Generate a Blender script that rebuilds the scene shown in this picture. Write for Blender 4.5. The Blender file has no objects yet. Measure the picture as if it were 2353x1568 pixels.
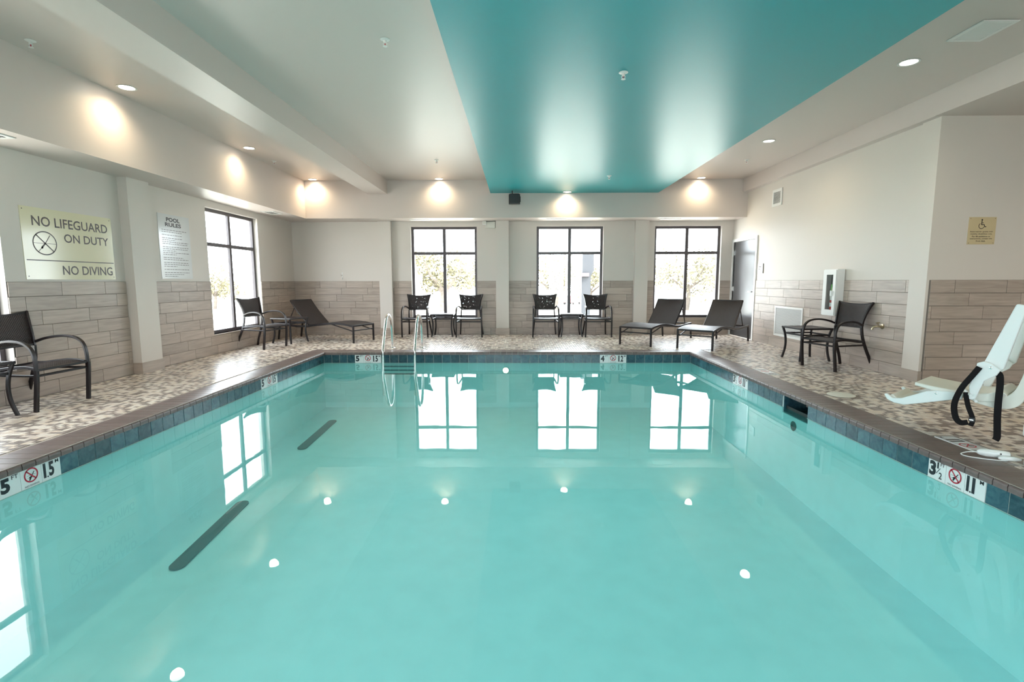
import bpy, bmesh, math, random
from mathutils import Vector, Matrix
random.seed(7)
C = bpy.context.scene.collection
SC = bpy.context.scene
PI = math.pi

# ------------------------------------------------------------------ camera, world, exposure
F_PX, YAW, PITCH, ROLL, EYE = 1168.04, .0117, -.1178, -.002, 1.236
def camera():
    cd = bpy.data.cameras.new('camera'); co = bpy.data.objects.new('camera', cd); C.objects.link(co)
    cd.sensor_width = 36.0; cd.lens = 36.0 * F_PX / 2353; cd.clip_start = .05; cd.clip_end = 500
    cy, sy, cp, sp, cr, sr = math.cos(YAW), math.sin(YAW), math.cos(PITCH), math.sin(PITCH), math.cos(ROLL), math.sin(ROLL)
    f = Vector((-sy*cp, cy*cp, sp)); r = Vector((cy, sy, 0)); u = r.cross(f)
    r2 = cr*r + sr*u; u2 = -sr*r + cr*u
    m = Matrix((r2, u2, -f)).transposed().to_4x4(); m.translation = (0, 0, EYE)
    co.matrix_world = m; SC.camera = co
    return r2, u2, f
CR, CU, CF = camera()
def to_px(p):
    v = Vector(p) - Vector((0, 0, EYE)); d = v.dot(CF)
    if d < .1: return None
    return 1176.5 + F_PX*v.dot(CR)/d, 784 - F_PX*v.dot(CU)/d

w = bpy.data.worlds.new('sky'); SC.world = w; w.use_nodes = True
nt = w.node_tree; nt.nodes.clear()
wo = nt.nodes.new('ShaderNodeOutputWorld'); bg = nt.nodes.new('ShaderNodeBackground')
bg.inputs[0].default_value = (.89, .945, 1.0, 1); bg.inputs[1].default_value = 12.0
nt.links.new(bg.outputs[0], wo.inputs[0])
SC.view_settings.view_transform = 'Standard'; SC.view_settings.look = 'None'
SC.view_settings.exposure = 0.45; SC.view_settings.gamma = 1.0; SC.view_settings.use_curve_mapping = False
sun = bpy.data.lights.new('sun', 'SUN'); sun.energy = 9.0; sun.angle = .01; sun.color = (1, .96, .88)
so = bpy.data.objects.new('sun', sun); C.objects.link(so); so.rotation_euler = Vector((-.35, .42, -.84)).to_track_quat('-Z', 'Y').to_euler()
WARM = (1.0, .83, .54)
SPOT_W = 34.0

# ------------------------------------------------------------------ materials
MATS = {}
def nodes(name):
    m = bpy.data.materials.new(name); m.use_nodes = True; MATS[name] = m
    n = m.node_tree; return m, n, n.nodes['Principled BSDF'], n.links
def pm(name, col, rough=.5, metal=0.0, spec=.5, emit=None, es=1.0, noise=0.0, nscale=20.0, bump=0.0, coat=0.0):
    m, n, b, l = nodes(name)
    b.inputs['Base Color'].default_value = (*col, 1); b.inputs['Roughness'].default_value = rough
    b.inputs['Metallic'].default_value = metal; b.inputs['Specular IOR Level'].default_value = spec
    b.inputs['Coat Weight'].default_value = coat; b.inputs['Coat Roughness'].default_value = .08
    if emit: b.inputs['Emission Color'].default_value = (*emit, 1); b.inputs['Emission Strength'].default_value = es
    if noise or bump:
        tc = n.nodes.new('ShaderNodeTexCoord'); t = n.nodes.new('ShaderNodeTexNoise')
        t.inputs['Scale'].default_value = nscale; t.inputs['Detail'].default_value = 4
        l.new(tc.outputs['Object'], t.inputs['Vector'])
        if noise:
            r = n.nodes.new('ShaderNodeMapRange'); r.inputs[1].default_value = .3; r.inputs[2].default_value = .7
            r.inputs[3].default_value = 1-noise; r.inputs[4].default_value = 1+noise
            mx = n.nodes.new('ShaderNodeVectorMath'); mx.operation = 'SCALE'; mx.inputs[0].default_value = col
            l.new(t.outputs['Fac'], r.inputs[0]); l.new(r.outputs[0], mx.inputs['Scale']); l.new(mx.outputs[0], b.inputs['Base Color'])
        if bump:
            bp = n.nodes.new('ShaderNodeBump'); bp.inputs['Strength'].default_value = bump; bp.inputs['Distance'].default_value = .002
            l.new(t.outputs['Fac'], bp.inputs['Height']); l.new(bp.outputs[0], b.inputs['Normal'])
    return m
def piece_mat(name, c1, c2, rough, scale, stretch=(1, 1, 1), bump=.15, spread=.12, spec=.5, streak=.5, distort=0.0, detail=6.0):
    """colour mottled along the piece, with a small shift from one piece to the next"""
    m, n, b, l = nodes(name)
    oi = n.nodes.new('ShaderNodeObjectInfo'); tc = n.nodes.new('ShaderNodeTexCoord')
    mp = n.nodes.new('ShaderNodeMapping'); mp.inputs['Scale'].default_value = stretch
    off = n.nodes.new('ShaderNodeVectorMath'); off.operation = 'SCALE'; off.inputs[0].default_value = (37, 53, 71)
    l.new(oi.outputs['Random'], off.inputs['Scale']); l.new(off.outputs[0], mp.inputs['Location']); l.new(tc.outputs['Object'], mp.inputs['Vector'])
    t = n.nodes.new('ShaderNodeTexNoise'); t.inputs['Scale'].default_value = scale; t.inputs['Detail'].default_value = detail
    t.inputs['Distortion'].default_value = distort
    l.new(mp.outputs[0], t.inputs['Vector'])
    r = n.nodes.new('ShaderNodeMapRange'); r.inputs[1].default_value = .5-streak/2; r.inputs[2].default_value = .5+streak/2
    l.new(t.outputs['Fac'], r.inputs[0])
    mx = n.nodes.new('ShaderNodeMix'); mx.data_type = 'RGBA'
    mx.inputs[6].default_value = (*c1, 1); mx.inputs[7].default_value = (*c2, 1); l.new(r.outputs[0], mx.inputs[0])
    v = n.nodes.new('ShaderNodeMapRange'); v.inputs[3].default_value = 1-spread; v.inputs[4].default_value = 1+spread
    l.new(oi.outputs['Random'], v.inputs[0])
    sc = n.nodes.new('ShaderNodeVectorMath'); sc.operation = 'SCALE'
    l.new(mx.outputs[2], sc.inputs[0]); l.new(v.outputs[0], sc.inputs['Scale']); l.new(sc.outputs[0], b.inputs['Base Color'])
    b.inputs['Roughness'].default_value = rough; b.inputs['Specular IOR Level'].default_value = spec
    bp = n.nodes.new('ShaderNodeBump'); bp.inputs['Strength'].default_value = bump; bp.inputs['Distance'].default_value = .002
    l.new(t.outputs['Fac'], bp.inputs['Height']); l.new(bp.outputs[0], b.inputs['Normal'])
    return m

M_WALL = pm('wall_paint', (.70, .645, .595), .5, spec=.35, bump=.12, nscale=180)
M_CEIL = pm('ceiling_paint', (.655, .58, .545), .40, spec=.42, bump=.10, nscale=120)
M_TEAL = pm('teal_ceiling_paint', (.022, .37, .41), .36, spec=.42, bump=.16, nscale=90)
M_GROUT = pm('wall_grout', (.20, .175, .155), .9)
M_WOOD = piece_mat('wood_look_tile', (.53, .445, .385), (.35, .285, .24), .38, 2.2, (1.2, 1, 14), .05, .10, streak=.55, distort=.6)
M_LGROUT = pm('light_grout', (.62, .62, .58), .8, noise=.1, nscale=60)
M_SLATE = piece_mat('waterline_tile', (.018, .062, .095), (.05, .135, .165), .22, 16, (1, 1, 1), .25, .28, streak=.35, distort=1.2)
M_COPE = piece_mat('coping_brick', (.125, .088, .080), (.165, .122, .115), .34, 25, (1, 1, 1), .2, .13)
M_COPEG = pm('coping_grout', (.40, .37, .34), .9)
M_DGROUT = pm('deck_grout', (.33, .28, .24), .8)
M_MARKER = pm('marker_tile', (.83, .84, .84), .18, spec=.5)
M_INK = pm('black_lettering', (.012, .012, .02), .35)
M_GREYINK = pm('grey_lettering', (.06, .045, .04), .4)
M_RED = pm('red_lettering', (.52, .02, .05), .35)
M_PLASTER = pm('pool_plaster', (.84, .93, .93), .6, noise=.03, nscale=5)
M_DARK = pm('dark_strip', (.006, .012, .014), .5)
M_BRONZE = pm('window_bronze', (.085, .07, .075), .35, spec=.5)
M_FRAME = pm('furniture_bronze', (.012, .008, .009), .33, spec=.38, noise=.1, nscale=30)
M_STEEL = pm('polished_steel', (.75, .75, .73), .12, 1.0)
M_CHROME = pm('chrome', (.8, .8, .8), .08, 1.0)
M_BRASS = pm('dull_brass', (.45, .38, .26), .28, 1.0)
M_WHITE = pm('white_enamel', (.82, .81, .79), .35)
M_WHITEP = pm('white_plastic', (.80, .83, .82), .3, spec=.5, bump=.04, nscale=40)
M_CREAMP = pm('cream_plastic', (.74, .73, .66), .4, spec=.5, bump=.05, nscale=40)
M_BLACK = pm('black_plastic', (.015, .014, .016), .4)
M_WEB = pm('black_webbing', (.008, .007, .008), .8, spec=.2)
M_SIGN = pm('cream_sign', (.78, .72, .51), .13, spec=.6)
M_SIGN2 = pm('white_sign', (.72, .72, .72), .14, spec=.6)
M_TAN = pm('tan_sign', (.62, .50, .30), .35)
M_DOOR = pm('grey_door_paint', (.065, .062, .064), .24, spec=.6)
M_LENS = pm('lamp_lens', (.9, .88, .84), .5, emit=(1, .90, .76), es=14)
M_POOLLAMP = pm('pool_lamp_lens', (.9, .88, .84), .5, emit=(1, .72, .42), es=30)
M_EXT = pm('extinguisher_red', (.55, .02, .015), .25)
M_GREEN = pm('green_tag', (.12, .5, .06), .5)
M_YEL = pm('yellow_print', (.75, .65, .05), .5)
M_DIM = pm('vent_shadow', (.06, .06, .06), .8)
M_VBACK = pm('vent_backing', (.25, .25, .25), .8)
M_LEAF = pm('leaves', (.135, .12, .065), .6, noise=.35, nscale=3)
M_BARK = pm('bark', (.11, .09, .075), .8, noise=.2, nscale=8)
M_LAND = pm('pale_paving', (.55, .52, .45), .9, noise=.06, nscale=.4)
M_STONE = pm('grey_column', (.034, .036, .042), .7)
M_CAR = pm('red_car_paint', (.16, .05, .05), .3)
M_EXTW = pm('outside_wall', (.4, .38, .35), .9)

def two_sided(n, fr, ior):
    # thin sheet: the same Fresnel reflection from either side (rays are not bent, so no total reflection inside)
    g = n.nodes.new('ShaderNodeNewGeometry'); r = n.nodes.new('ShaderNodeMapRange')
    r.inputs[3].default_value = ior; r.inputs[4].default_value = 1/ior
    n.links.new(g.outputs['Backfacing'], r.inputs[0]); n.links.new(r.outputs[0], fr.inputs[0])
def glass_mat():
    m = bpy.data.materials.new('window_glass'); m.use_nodes = True; n = m.node_tree; n.nodes.clear(); l = n.links
    o = n.nodes.new('ShaderNodeOutputMaterial'); mx = n.nodes.new('ShaderNodeMixShader'); fr = n.nodes.new('ShaderNodeFresnel')
    fr.inputs[0].default_value = 1.45; t = n.nodes.new('ShaderNodeBsdfTransparent'); g = n.nodes.new('ShaderNodeBsdfGlossy')
    t.inputs[0].default_value = (.93, .95, .95, 1); g.inputs['Roughness'].default_value = .01
    two_sided(n, fr, 1.45)
    l.new(fr.outputs[0], mx.inputs[0]); l.new(t.outputs[0], mx.inputs[1]); l.new(g.outputs[0], mx.inputs[2]); l.new(mx.outputs[0], o.inputs[0])
    return m
M_GLASS = glass_mat()
def water_mat():
    m = bpy.data.materials.new('pool_water'); m.use_nodes = True; n = m.node_tree; n.nodes.clear(); l = n.links
    o = n.nodes.new('ShaderNodeOutputMaterial'); mx = n.nodes.new('ShaderNodeMixShader'); body = n.nodes.new('ShaderNodeMixShader')
    fr = n.nodes.new('ShaderNodeFresnel'); fr.inputs[0].default_value = 1.333
    t = n.nodes.new('ShaderNodeBsdfTransparent'); t.inputs[0].default_value = (.60, .95, .96, 1)
    d = n.nodes.new('ShaderNodeBsdfDiffuse'); d.inputs[0].default_value = (.28, .88, .88, 1)
    g = n.nodes.new('ShaderNodeBsdfGlossy'); g.inputs['Roughness'].default_value = .012
    tc = n.nodes.new('ShaderNodeTexCoord'); no = n.nodes.new('ShaderNodeTexNoise'); no.inputs['Scale'].default_value = 2.3; no.inputs['Detail'].default_value = 2.0
    bp = n.nodes.new('ShaderNodeBump'); bp.inputs['Strength'].default_value = .05; bp.inputs['Distance'].default_value = .012
    # flatter looks cross more water; far-end shade is put into the tint too
    lw = n.nodes.new('ShaderNodeLayerWeight'); lw.inputs['Blend'].default_value = .5
    pw = n.nodes.new('ShaderNodeMath'); pw.operation = 'POWER'; pw.inputs[1].default_value = 3.5; l.new(lw.outputs['Facing'], pw.inputs[0])
    for sh, c0, c1 in ((t, (.69, .965, .97, 1), (.30, .80, .76, 1)), (d, (.31, .90, .90, 1), (.10, .58, .53, 1))):
        mc = n.nodes.new('ShaderNodeMix'); mc.data_type = 'RGBA'; mc.inputs[6].default_value = c0; mc.inputs[7].default_value = c1
        l.new(pw.outputs[0], mc.inputs[0]); l.new(mc.outputs[2], sh.inputs[0])
    l.new(tc.outputs['Object'], no.inputs['Vector']); l.new(no.outputs['Fac'], bp.inputs['Height'])
    l.new(bp.outputs[0], g.inputs['Normal']); l.new(bp.outputs[0], fr.inputs['Normal'])
    body.inputs[0].default_value = .15
    two_sided(n, fr, 1.333)
    l.new(t.outputs[0], body.inputs[1]); l.new(d.outputs[0], body.inputs[2])
    l.new(fr.outputs[0], mx.inputs[0]); l.new(body.outputs[0], mx.inputs[1]); l.new(g.outputs[0], mx.inputs[2]); l.new(mx.outputs[0], o.inputs[0])
    return m
M_WATER = water_mat()
def weave_mat():
    m, n, b, l = nodes('woven_sling')
    b.inputs['Roughness'].default_value = .42; b.inputs['Specular IOR Level'].default_value = .4
    uv = n.nodes.new('ShaderNodeTexCoord'); sp = n.nodes.new('ShaderNodeSeparateXYZ'); l.new(uv.outputs['UV'], sp.inputs[0])
    def math_(op, a, bb=None):
        q = n.nodes.new('ShaderNodeMath'); q.operation = op
        for i, x in enumerate((a, bb)):
            if x is None: continue
            if isinstance(x, (int, float)): q.inputs[i].default_value = x
            else: l.new(x, q.inputs[i])
        return q.outputs[0]
    K = 2*PI/.022
    su = math_('SINE', math_('MULTIPLY', sp.outputs[0], K)); sv = math_('SINE', math_('MULTIPLY', sp.outputs[1], K))
    h = math_('ABSOLUTE', math_('ADD', su, sv)); pr = math_('MULTIPLY', su, sv)
    r = n.nodes.new('ShaderNodeMapRange'); r.inputs[1].default_value = -1; r.inputs[2].default_value = 1
    l.new(pr, r.inputs[0])
    mx = n.nodes.new('ShaderNodeMix'); mx.data_type = 'RGBA'; mx.inputs[6].default_value = (.007, .005, .006, 1); mx.inputs[7].default_value = (.034, .022, .021, 1)
    l.new(r.outputs[0], mx.inputs[0]); l.new(mx.outputs[2], b.inputs['Base Color'])
    bp = n.nodes.new('ShaderNodeBump'); bp.inputs['Strength'].default_value = .6; bp.inputs['Distance'].default_value = .003
    l.new(pr, bp.inputs['Height']); l.new(bp.outputs[0], b.inputs['Normal'])
    # small real openings where strands part
    no = n.nodes.new('ShaderNodeTexNoise'); no.inputs['Scale'].default_value = 26; l.new(uv.outputs['UV'], no.inputs['Vector'])
    hole = math_('MULTIPLY', math_('LESS_THAN', pr, -.80), math_('GREATER_THAN', no.outputs['Fac'], .63))
    l.new(math_('SUBTRACT', 1.0, hole), b.inputs['Alpha'])
    return m
M_WEAVE = weave_mat()
def mosaic_mat(name, attr):
    m, n, b, l = nodes(name)
    if attr:
        a = n.nodes.new('ShaderNodeAttribute'); a.attribute_name = 'shade'; src = a.outputs['Fac']
    else:
        a = n.nodes.new('ShaderNodeObjectInfo'); src = a.outputs['Random']
    r = n.nodes.new('ShaderNodeValToRGB'); e = r.color_ramp.elements; r.color_ramp.interpolation = 'CONSTANT'
    cols = [(0, (.25, .205, .18)), (.22, (.31, .26, .235)), (.40, (.68, .57, .47)), (.58, (.74, .67, .59)), (.80, (.64, .55, .48))]
    e[0].position = 0; e[0].color = (*cols[0][1], 1); e[1].position = cols[1][0]; e[1].color = (*cols[1][1], 1)
    for p, c in cols[2:]:
        q = e.new(p); q.color = (*c, 1)
    l.new(src, r.inputs[0]); l.new(r.outputs[0], b.inputs['Base Color'])
    b.inputs['Roughness'].default_value = .27; b.inputs['Specular IOR Level'].default_value = .5
    return m
M_MOS = mosaic_mat('mosaic_tile', True)
M_MOS1 = mosaic_mat('mosaic_tile_single', False)

# ------------------------------------------------------------------ mesh helpers
class MB:
    def __init__(s): s.v = []; s.f = []; s.m = []; s.uv = None
    def quadbox(s, corners, mi=0):
        o = len(s.v); s.v += [tuple(c) for c in corners]
        for q in ((0,3,2,1), (4,5,6,7), (0,1,5,4), (1,2,6,5), (2,3,7,6), (3,0,4,7)):
            s.f.append(tuple(o+i for i in q)); s.m.append(mi)
        return s
    def box(s, x0, x1, y0, y1, z0, z1, mi=0):
        return s.quadbox([(x0,y0,z0),(x1,y0,z0),(x1,y1,z0),(x0,y1,z0),(x0,y0,z1),(x1,y0,z1),(x1,y1,z1),(x0,y1,z1)], mi)
    def bevbox(s, x0, x1, y0, y1, z0, z1, b):
        """box with chamfered vertical edges and top"""
        pts = [(x0+b,y0),(x1-b,y0),(x1,y0+b),(x1,y1-b),(x1-b,y1),(x0+b,y1),(x0,y1-b),(x0,y0+b)]
        inn = [(x0+2*b,y0+b),(x1-2*b,y0+b),(x1-b,y0+2*b),(x1-b,y1-2*b),(x1-2*b,y1-b),(x0+2*b,y1-b),(x0+b,y1-2*b),(x0+b,y0+2*b)]
        o = len(s.v); s.v += [(x,y,z0) for x,y in pts]+[(x,y,z1-b) for x,y in pts]+[(x,y,z1) for x,y in inn]
        n = 8
        for i in range(n):
            j = (i+1) % n
            s.f += [(o+i,o+j,o+n+j,o+n+i), (o+n+i,o+n+j,o+2*n+j,o+2*n+i)]; s.m += [0,0]
        s.f += [tuple(o+i for i in reversed(range(n))), tuple(o+2*n+i for i in range(n))]; s.m += [0,0]
        return s
    def prism(s, poly, a, b, axis='y', mi=0):
        """poly = (p,q) outline, extruded along axis from a to b"""
        def P(p, q, t): return {'y': (p, t, q), 'x': (t, p, q), 'z': (p, q, t)}[axis]
        o = len(s.v); n = len(poly)
        s.v += [P(p,q,a) for p,q in poly]+[P(p,q,b) for p,q in poly]
        s.f += [tuple(o+i for i in range(n)), tuple(o+n+i for i in reversed(range(n)))]; s.m += [mi,mi]
        for i in range(n):
            j = (i+1) % n; s.f.append((o+i, o+n+i, o+n+j, o+j)); s.m.append(mi)
        return s
    def sweep(s, pts, w, h=None, side=(1,0,0), seg=8, mi=0):
        """h given: rectangular bar (w along side, h across); else a round tube of radius w"""
        pts = [Vector(p) for p in pts]; N = len(pts); rings = []
        side = Vector(side).normalized(); prev = None
        for i, p in enumerate(pts):
            t = (pts[min(i+1,N-1)] - pts[max(i-1,0)]).normalized()
            if h is None:
                a = (prev - t*prev.dot(t)) if prev is not None else (Vector((0,0,1)).cross(t) if abs(t.z) < .9 else Vector((1,0,0)).cross(t))
                a.normalize(); prev = a; b = t.cross(a)
                rr = w[i] if isinstance(w, (list, tuple)) else w
                rings.append([p + rr*(math.cos(k*2*PI/seg)*a + math.sin(k*2*PI/seg)*b) for k in range(seg)])
            else:
                a = (side - t*side.dot(t)).normalized(); b = t.cross(a)
                c = min(w, h)*.18
                W, H = w/2, h/2
                rings.append([p + x*a + y*b for x, y in ((-W+c,-H),(W-c,-H),(W,-H+c),(W,H-c),(W-c,H),(-W+c,H),(-W,H-c),(-W,-H+c))])
        o = len(s.v); n = len(rings[0])
        for r in rings: s.v += [tuple(q) for q in r]
        for i in range(N-1):
            for k in range(n):
                k2 = (k+1) % n
                s.f.append((o+i*n+k, o+i*n+k2, o+(i+1)*n+k2, o+(i+1)*n+k)); s.m.append(mi)
        s.f += [tuple(o+k for k in reversed(range(n))), tuple(o+(N-1)*n+k for k in range(n))]; s.m += [mi,mi]
        return s
    def lathe(s, prof, origin=(0,0,0), axis=(0,0,1), seg=24, mi=0):
        ax = Vector(axis).normalized(); u = ax.orthogonal().normalized(); v = ax.cross(u); O = Vector(origin)
        o = len(s.v); n = seg
        for r, z in prof:
            for k in range(n):
                a = 2*PI*k/n; s.v.append(tuple(O + ax*z + r*(math.cos(a)*u + math.sin(a)*v)))
        for i in range(len(prof)-1):
            for k in range(n):
                k2 = (k+1) % n; s.f.append((o+i*n+k, o+i*n+k2, o+(i+1)*n+k2, o+(i+1)*n+k)); s.m.append(mi)
        s.f += [tuple(o+k for k in reversed(range(n))), tuple(o+(len(prof)-1)*n+k for k in range(n))]; s.m += [mi,mi]
        return s
    def mesh(s, name, mats):
        me = bpy.data.meshes.new(name); me.from_pydata(s.v, [], s.f)
        for m in (mats if isinstance(mats, (list, tuple)) else [mats]): me.materials.append(m)
        if any(s.m): me.polygons.foreach_set('material_index', s.m)
        me.update(); return me
    def build(s, name, mats, parent=None, smooth=False, loc=(0,0,0)):
        me = s.mesh(name, mats)
        bm = bmesh.new(); bm.from_mesh(me); bmesh.ops.recalc_face_normals(bm, faces=bm.faces); bm.to_mesh(me); bm.free()
        if smooth: smooth_mesh(me)
        return link(name, me, parent, loc)
def smooth_mesh(me, ang=40):
    me.polygons.foreach_set('use_smooth', [True]*len(me.polygons))
    me.set_sharp_from_angle(angle=math.radians(ang))
def link(name, me, parent=None, loc=(0,0,0), rotz=0):
    o = bpy.data.objects.new(name, me); C.objects.link(o); o.location = loc; o.rotation_euler = (0,0,rotz)
    if parent is not None: o.parent = parent
    return o
def thing(name, label, cat, loc=(0,0,0), rotz=0, group=None):
    o = bpy.data.objects.new(name, None); C.objects.link(o); o.empty_display_size = .1
    o.location = loc; o.rotation_euler = (0,0,rotz); o['label'] = label; o['category'] = cat
    if group: o['group'] = group
    return o
def tag(o, label, cat, group=None):
    o['label'] = label; o['category'] = cat
    if group: o['group'] = group
    return o
def struct(o, label=None):
    o['kind'] = 'structure'
    if label: o['label'] = label
    return o
def sempty(name, loc=(0,0,0), label=None):
    o = bpy.data.objects.new(name, None); C.objects.link(o); o.location = loc; o.empty_display_size = .1; return struct(o, label)
def dup(root, loc, rotz, label, group=None):
    r = root.copy(); C.objects.link(r); r.location = loc; r.rotation_euler = (0,0,rotz); r['label'] = label
    if group: r['group'] = group
    for ch in list(root.children):
        c = ch.copy(); C.objects.link(c); c.parent = r
        for g in list(ch.children):
            d = g.copy(); C.objects.link(d); d.parent = c
    return r
def crv(pts, n=6):
    """smooth curve through the points"""
    P = [Vector(p) for p in pts]; out = []
    for i in range(len(P)-1):
        p0, p1, p2, p3 = P[max(i-1,0)], P[i], P[i+1], P[min(i+2,len(P)-1)]
        for k in range(n):
            t = k/n
            out.append(.5*((2*p1)+(-p0+p2)*t+(2*p0-5*p1+4*p2-p3)*t*t+(-p0+3*p1-3*p2+p3)*t**3))
    out.append(P[-1]); return out
# lettering: built-in sans letters turned to mesh and fitted to a rectangle
_TX = {}
def text_mesh(s, bold=0.0, italic=0.0):
    key = (s, bold, italic)
    if key not in _TX:
        cu = bpy.data.curves.new('lettering', 'FONT'); cu.body = s; cu.offset = bold; cu.shear = italic; cu.resolution_u = 3
        o = bpy.data.objects.new('lettering', cu); C.objects.link(o)
        bpy.context.view_layer.update()
        me = bpy.data.meshes.new_from_object(o.evaluated_get(bpy.context.evaluated_depsgraph_get()))
        vs = [tuple(v.co) for v in me.vertices]; fs = [tuple(p.vertices) for p in me.polygons]
        bpy.data.objects.remove(o); bpy.data.curves.remove(cu); bpy.data.meshes.remove(me)
        x0 = min(v[0] for v in vs); x1 = max(v[0] for v in vs); y0 = min(v[1] for v in vs); y1 = max(v[1] for v in vs)
        _TX[key] = ([((v[0]-x0)/(x1-x0), (v[1]-y0)/(y1-y0)) for v in vs], fs)
    return _TX[key]
class Board:
    """flat print laid on a plane: origin = lower left corner, R to the right, U up, N out"""
    def __init__(s, O, R, U, parent, inv=None):
        s.O, s.R, s.U = Vector(O), Vector(R), Vector(U); s.N = s.R.cross(s.U); s.p = parent
    def P(s, x, y, z): return tuple(s.O + x*s.R + y*s.U + z*s.N)
    def text(s, t, x0, x1, y0, y1, mat, bold=0.0, name='lettering', z=.0012, italic=0.0):
        vs, fs = text_mesh(t, bold, italic)
        me = bpy.data.meshes.new(name); me.from_pydata([s.P(x0+a*(x1-x0), y0+b*(y1-y0), z) for a, b in vs], [], fs); me.materials.append(mat); me.update()
        return link(name, me, s.p)
    def shape(s, poly, mat, name='print', z=.0012):
        me = bpy.data.meshes.new(name); n = len(poly)
        me.from_pydata([s.P(x, y, z) for x, y in poly], [], [tuple(range(n))]); me.materials.append(mat); me.update(); return link(name, me, s.p)
    def multi(s, polys, mat, name='print', z=.0012):
        v = []; f = []
        for poly in polys:
            o = len(v); v += [s.P(x, y, z) for x, y in poly]; f.append(tuple(range(o, o+len(poly))))
        me = bpy.data.meshes.new(name); me.from_pydata(v, [], f); me.materials.append(mat); me.update(); return link(name, me, s.p)
def bar(x0, y0, x1, y1, w):
    d = Vector((x1-x0, y1-y0)).normalized()*w/2; return [(x0-d.y*-1*-1, y0+d.x*-1), (x1-d.y*-1*-1, y1+d.x*-1), (x1-d.y, y1+d.x), (x0-d.y, y0+d.x)] if False else [(x0+d.y, y0-d.x), (x1+d.y, y1-d.x), (x1-d.y, y1+d.x), (x0-d.y, y0+d.x)]
def ring(cx, cy, rx, ry, w, n=40, a0=0, a1=2*PI):
    out = []
    for k in range(n):
        a = a0+(a1-a0)*k/n; b = a0+(a1-a0)*(k+1)/n
        out.append([(cx+rx*math.cos(a), cy+ry*math.sin(a)), (cx+rx*math.cos(b), cy+ry*math.sin(b)), (cx+(rx-w)*math.cos(b), cy+(ry-w)*math.sin(b)), (cx+(rx-w)*math.cos(a), cy+(ry-w)*math.sin(a))])
    return out
def disc(cx, cy, r, n=14): return [(cx+r*math.cos(2*PI*k/n), cy+r*math.sin(2*PI*k/n)) for k in range(n)]

# ------------------------------------------------------------------ room measures
XL, XR, YB, YN = -5.18, 4.89, 11.80, -3.6
XSL, YS, ZS, ZC = -4.57, 11.14, 2.581, 3.373
YR, XA = 6.138, 8.2
ZLOW = 3.10
WIN = dict(z0=.385, z1=2.47)
BACK_WINS = [(-2.45, -.94), (.43, 1.95), (3.12, 4.63)]
LEFT_WINS = [(8.55, 10.25), (3.42, 5.115), (-1.7, 0.0)]  # the last one is unseen, added for more daylight
TH = .14      # wall depth to the glass side

# ------------------------------------------------------------------ walls
def wall_with_openings(name, axis, face, back, a0, a1, ops, z1=3.5):
    """axis 'x': wall runs along x, face/back are y; ops = (a, b, z0, z1)"""
    mb = MB()
    def bx(p0, p1, q0, q1):
        lo, hi = min(face, back), max(face, back)
        if axis == 'x': mb.box(p0, p1, lo, hi, q0, q1)
        else: mb.box(lo, hi, p0, p1, q0, q1)
    cur = a0
    for (a, b, z0, zz) in sorted(ops):
        bx(cur, a, -.3, z1)
        if z0 > 0: bx(a, b, -.3, z0)
        bx(a, b, zz, z1); cur = b
    bx(cur, a1, -.3, z1)
    return struct(mb.build(name, M_WALL))
W_BACK = wall_with_openings('wall_back', 'x', YB, YB+.22, XL-.22, XR+.22, [(a, b, WIN['z0'], WIN['z1']) for a, b in BACK_WINS])
W_LEFT = wall_with_openings('wall_left', 'y', XL, XL-.22, YN, YB, [(a, b, WIN['z0']-.05, WIN['z1']) for a, b in LEFT_WINS])
W_RIGHT = wall_with_openings('wall_right', 'y', XR, XR+.2, YR+.2, YB, [(10.62, 11.72, 0, 2.10)])
W_RET = struct(MB().box(XR, XA+.2, YR, YR+.2, -.3, 3.5).build('wall_right_return', M_WALL))
struct(MB().box(XA, XA+.2, YN, YR, -.3, 3.5).build('wall_alcove', M_WALL))
FRONT_FILL_WINS = [(-1.6, .2), (1.6, 3.4)]  # unseen windows behind the camera, added to fill the room with daylight
wall_with_openings('wall_front', 'x', YN, YN-.2, XL-.22, XA+.2, [(a, b, .3, 2.9) for a, b in FRONT_FILL_WINS])

# ceiling, soffits, beam, teal panel
struct(MB().box(XL-.2, XA+.2, YN-.2, YB+.22, ZC, ZC+.2).build('ceiling', M_CEIL))
struct(MB().box(XL, XSL, YN, YB, ZS, ZC).build('ceiling_soffit_left', M_CEIL), 'soffit over the left wall windows')
struct(MB().box(XSL, XR, YS, YB, ZS, ZC).build('ceiling_soffit_back', M_CEIL), 'soffit over the back wall windows')
struct(MB().box(-3.205, -2.79, YN, YS, 3.086, ZC).build('ceiling_beam', M_CEIL), 'beam running along the ceiling')
struct(MB().box(4.78, XR, YR, YS, ZLOW, ZC).box(4.78, XA, YN, YR, ZLOW+.004, ZC).build('ceiling_bulkhead', M_CEIL), 'dropped ceiling edge along the right wall')
tp = MB().box(-.585, 2.99, YN, YS, 3.096, ZC)
me = tp.mesh('ceiling_panel', [M_CEIL, M_TEAL]); me.polygons[0].material_index = 1
struct(link('ceiling_panel', me), 'dropped ceiling panel painted glossy teal')
M_SOFF = M_CEIL

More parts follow.
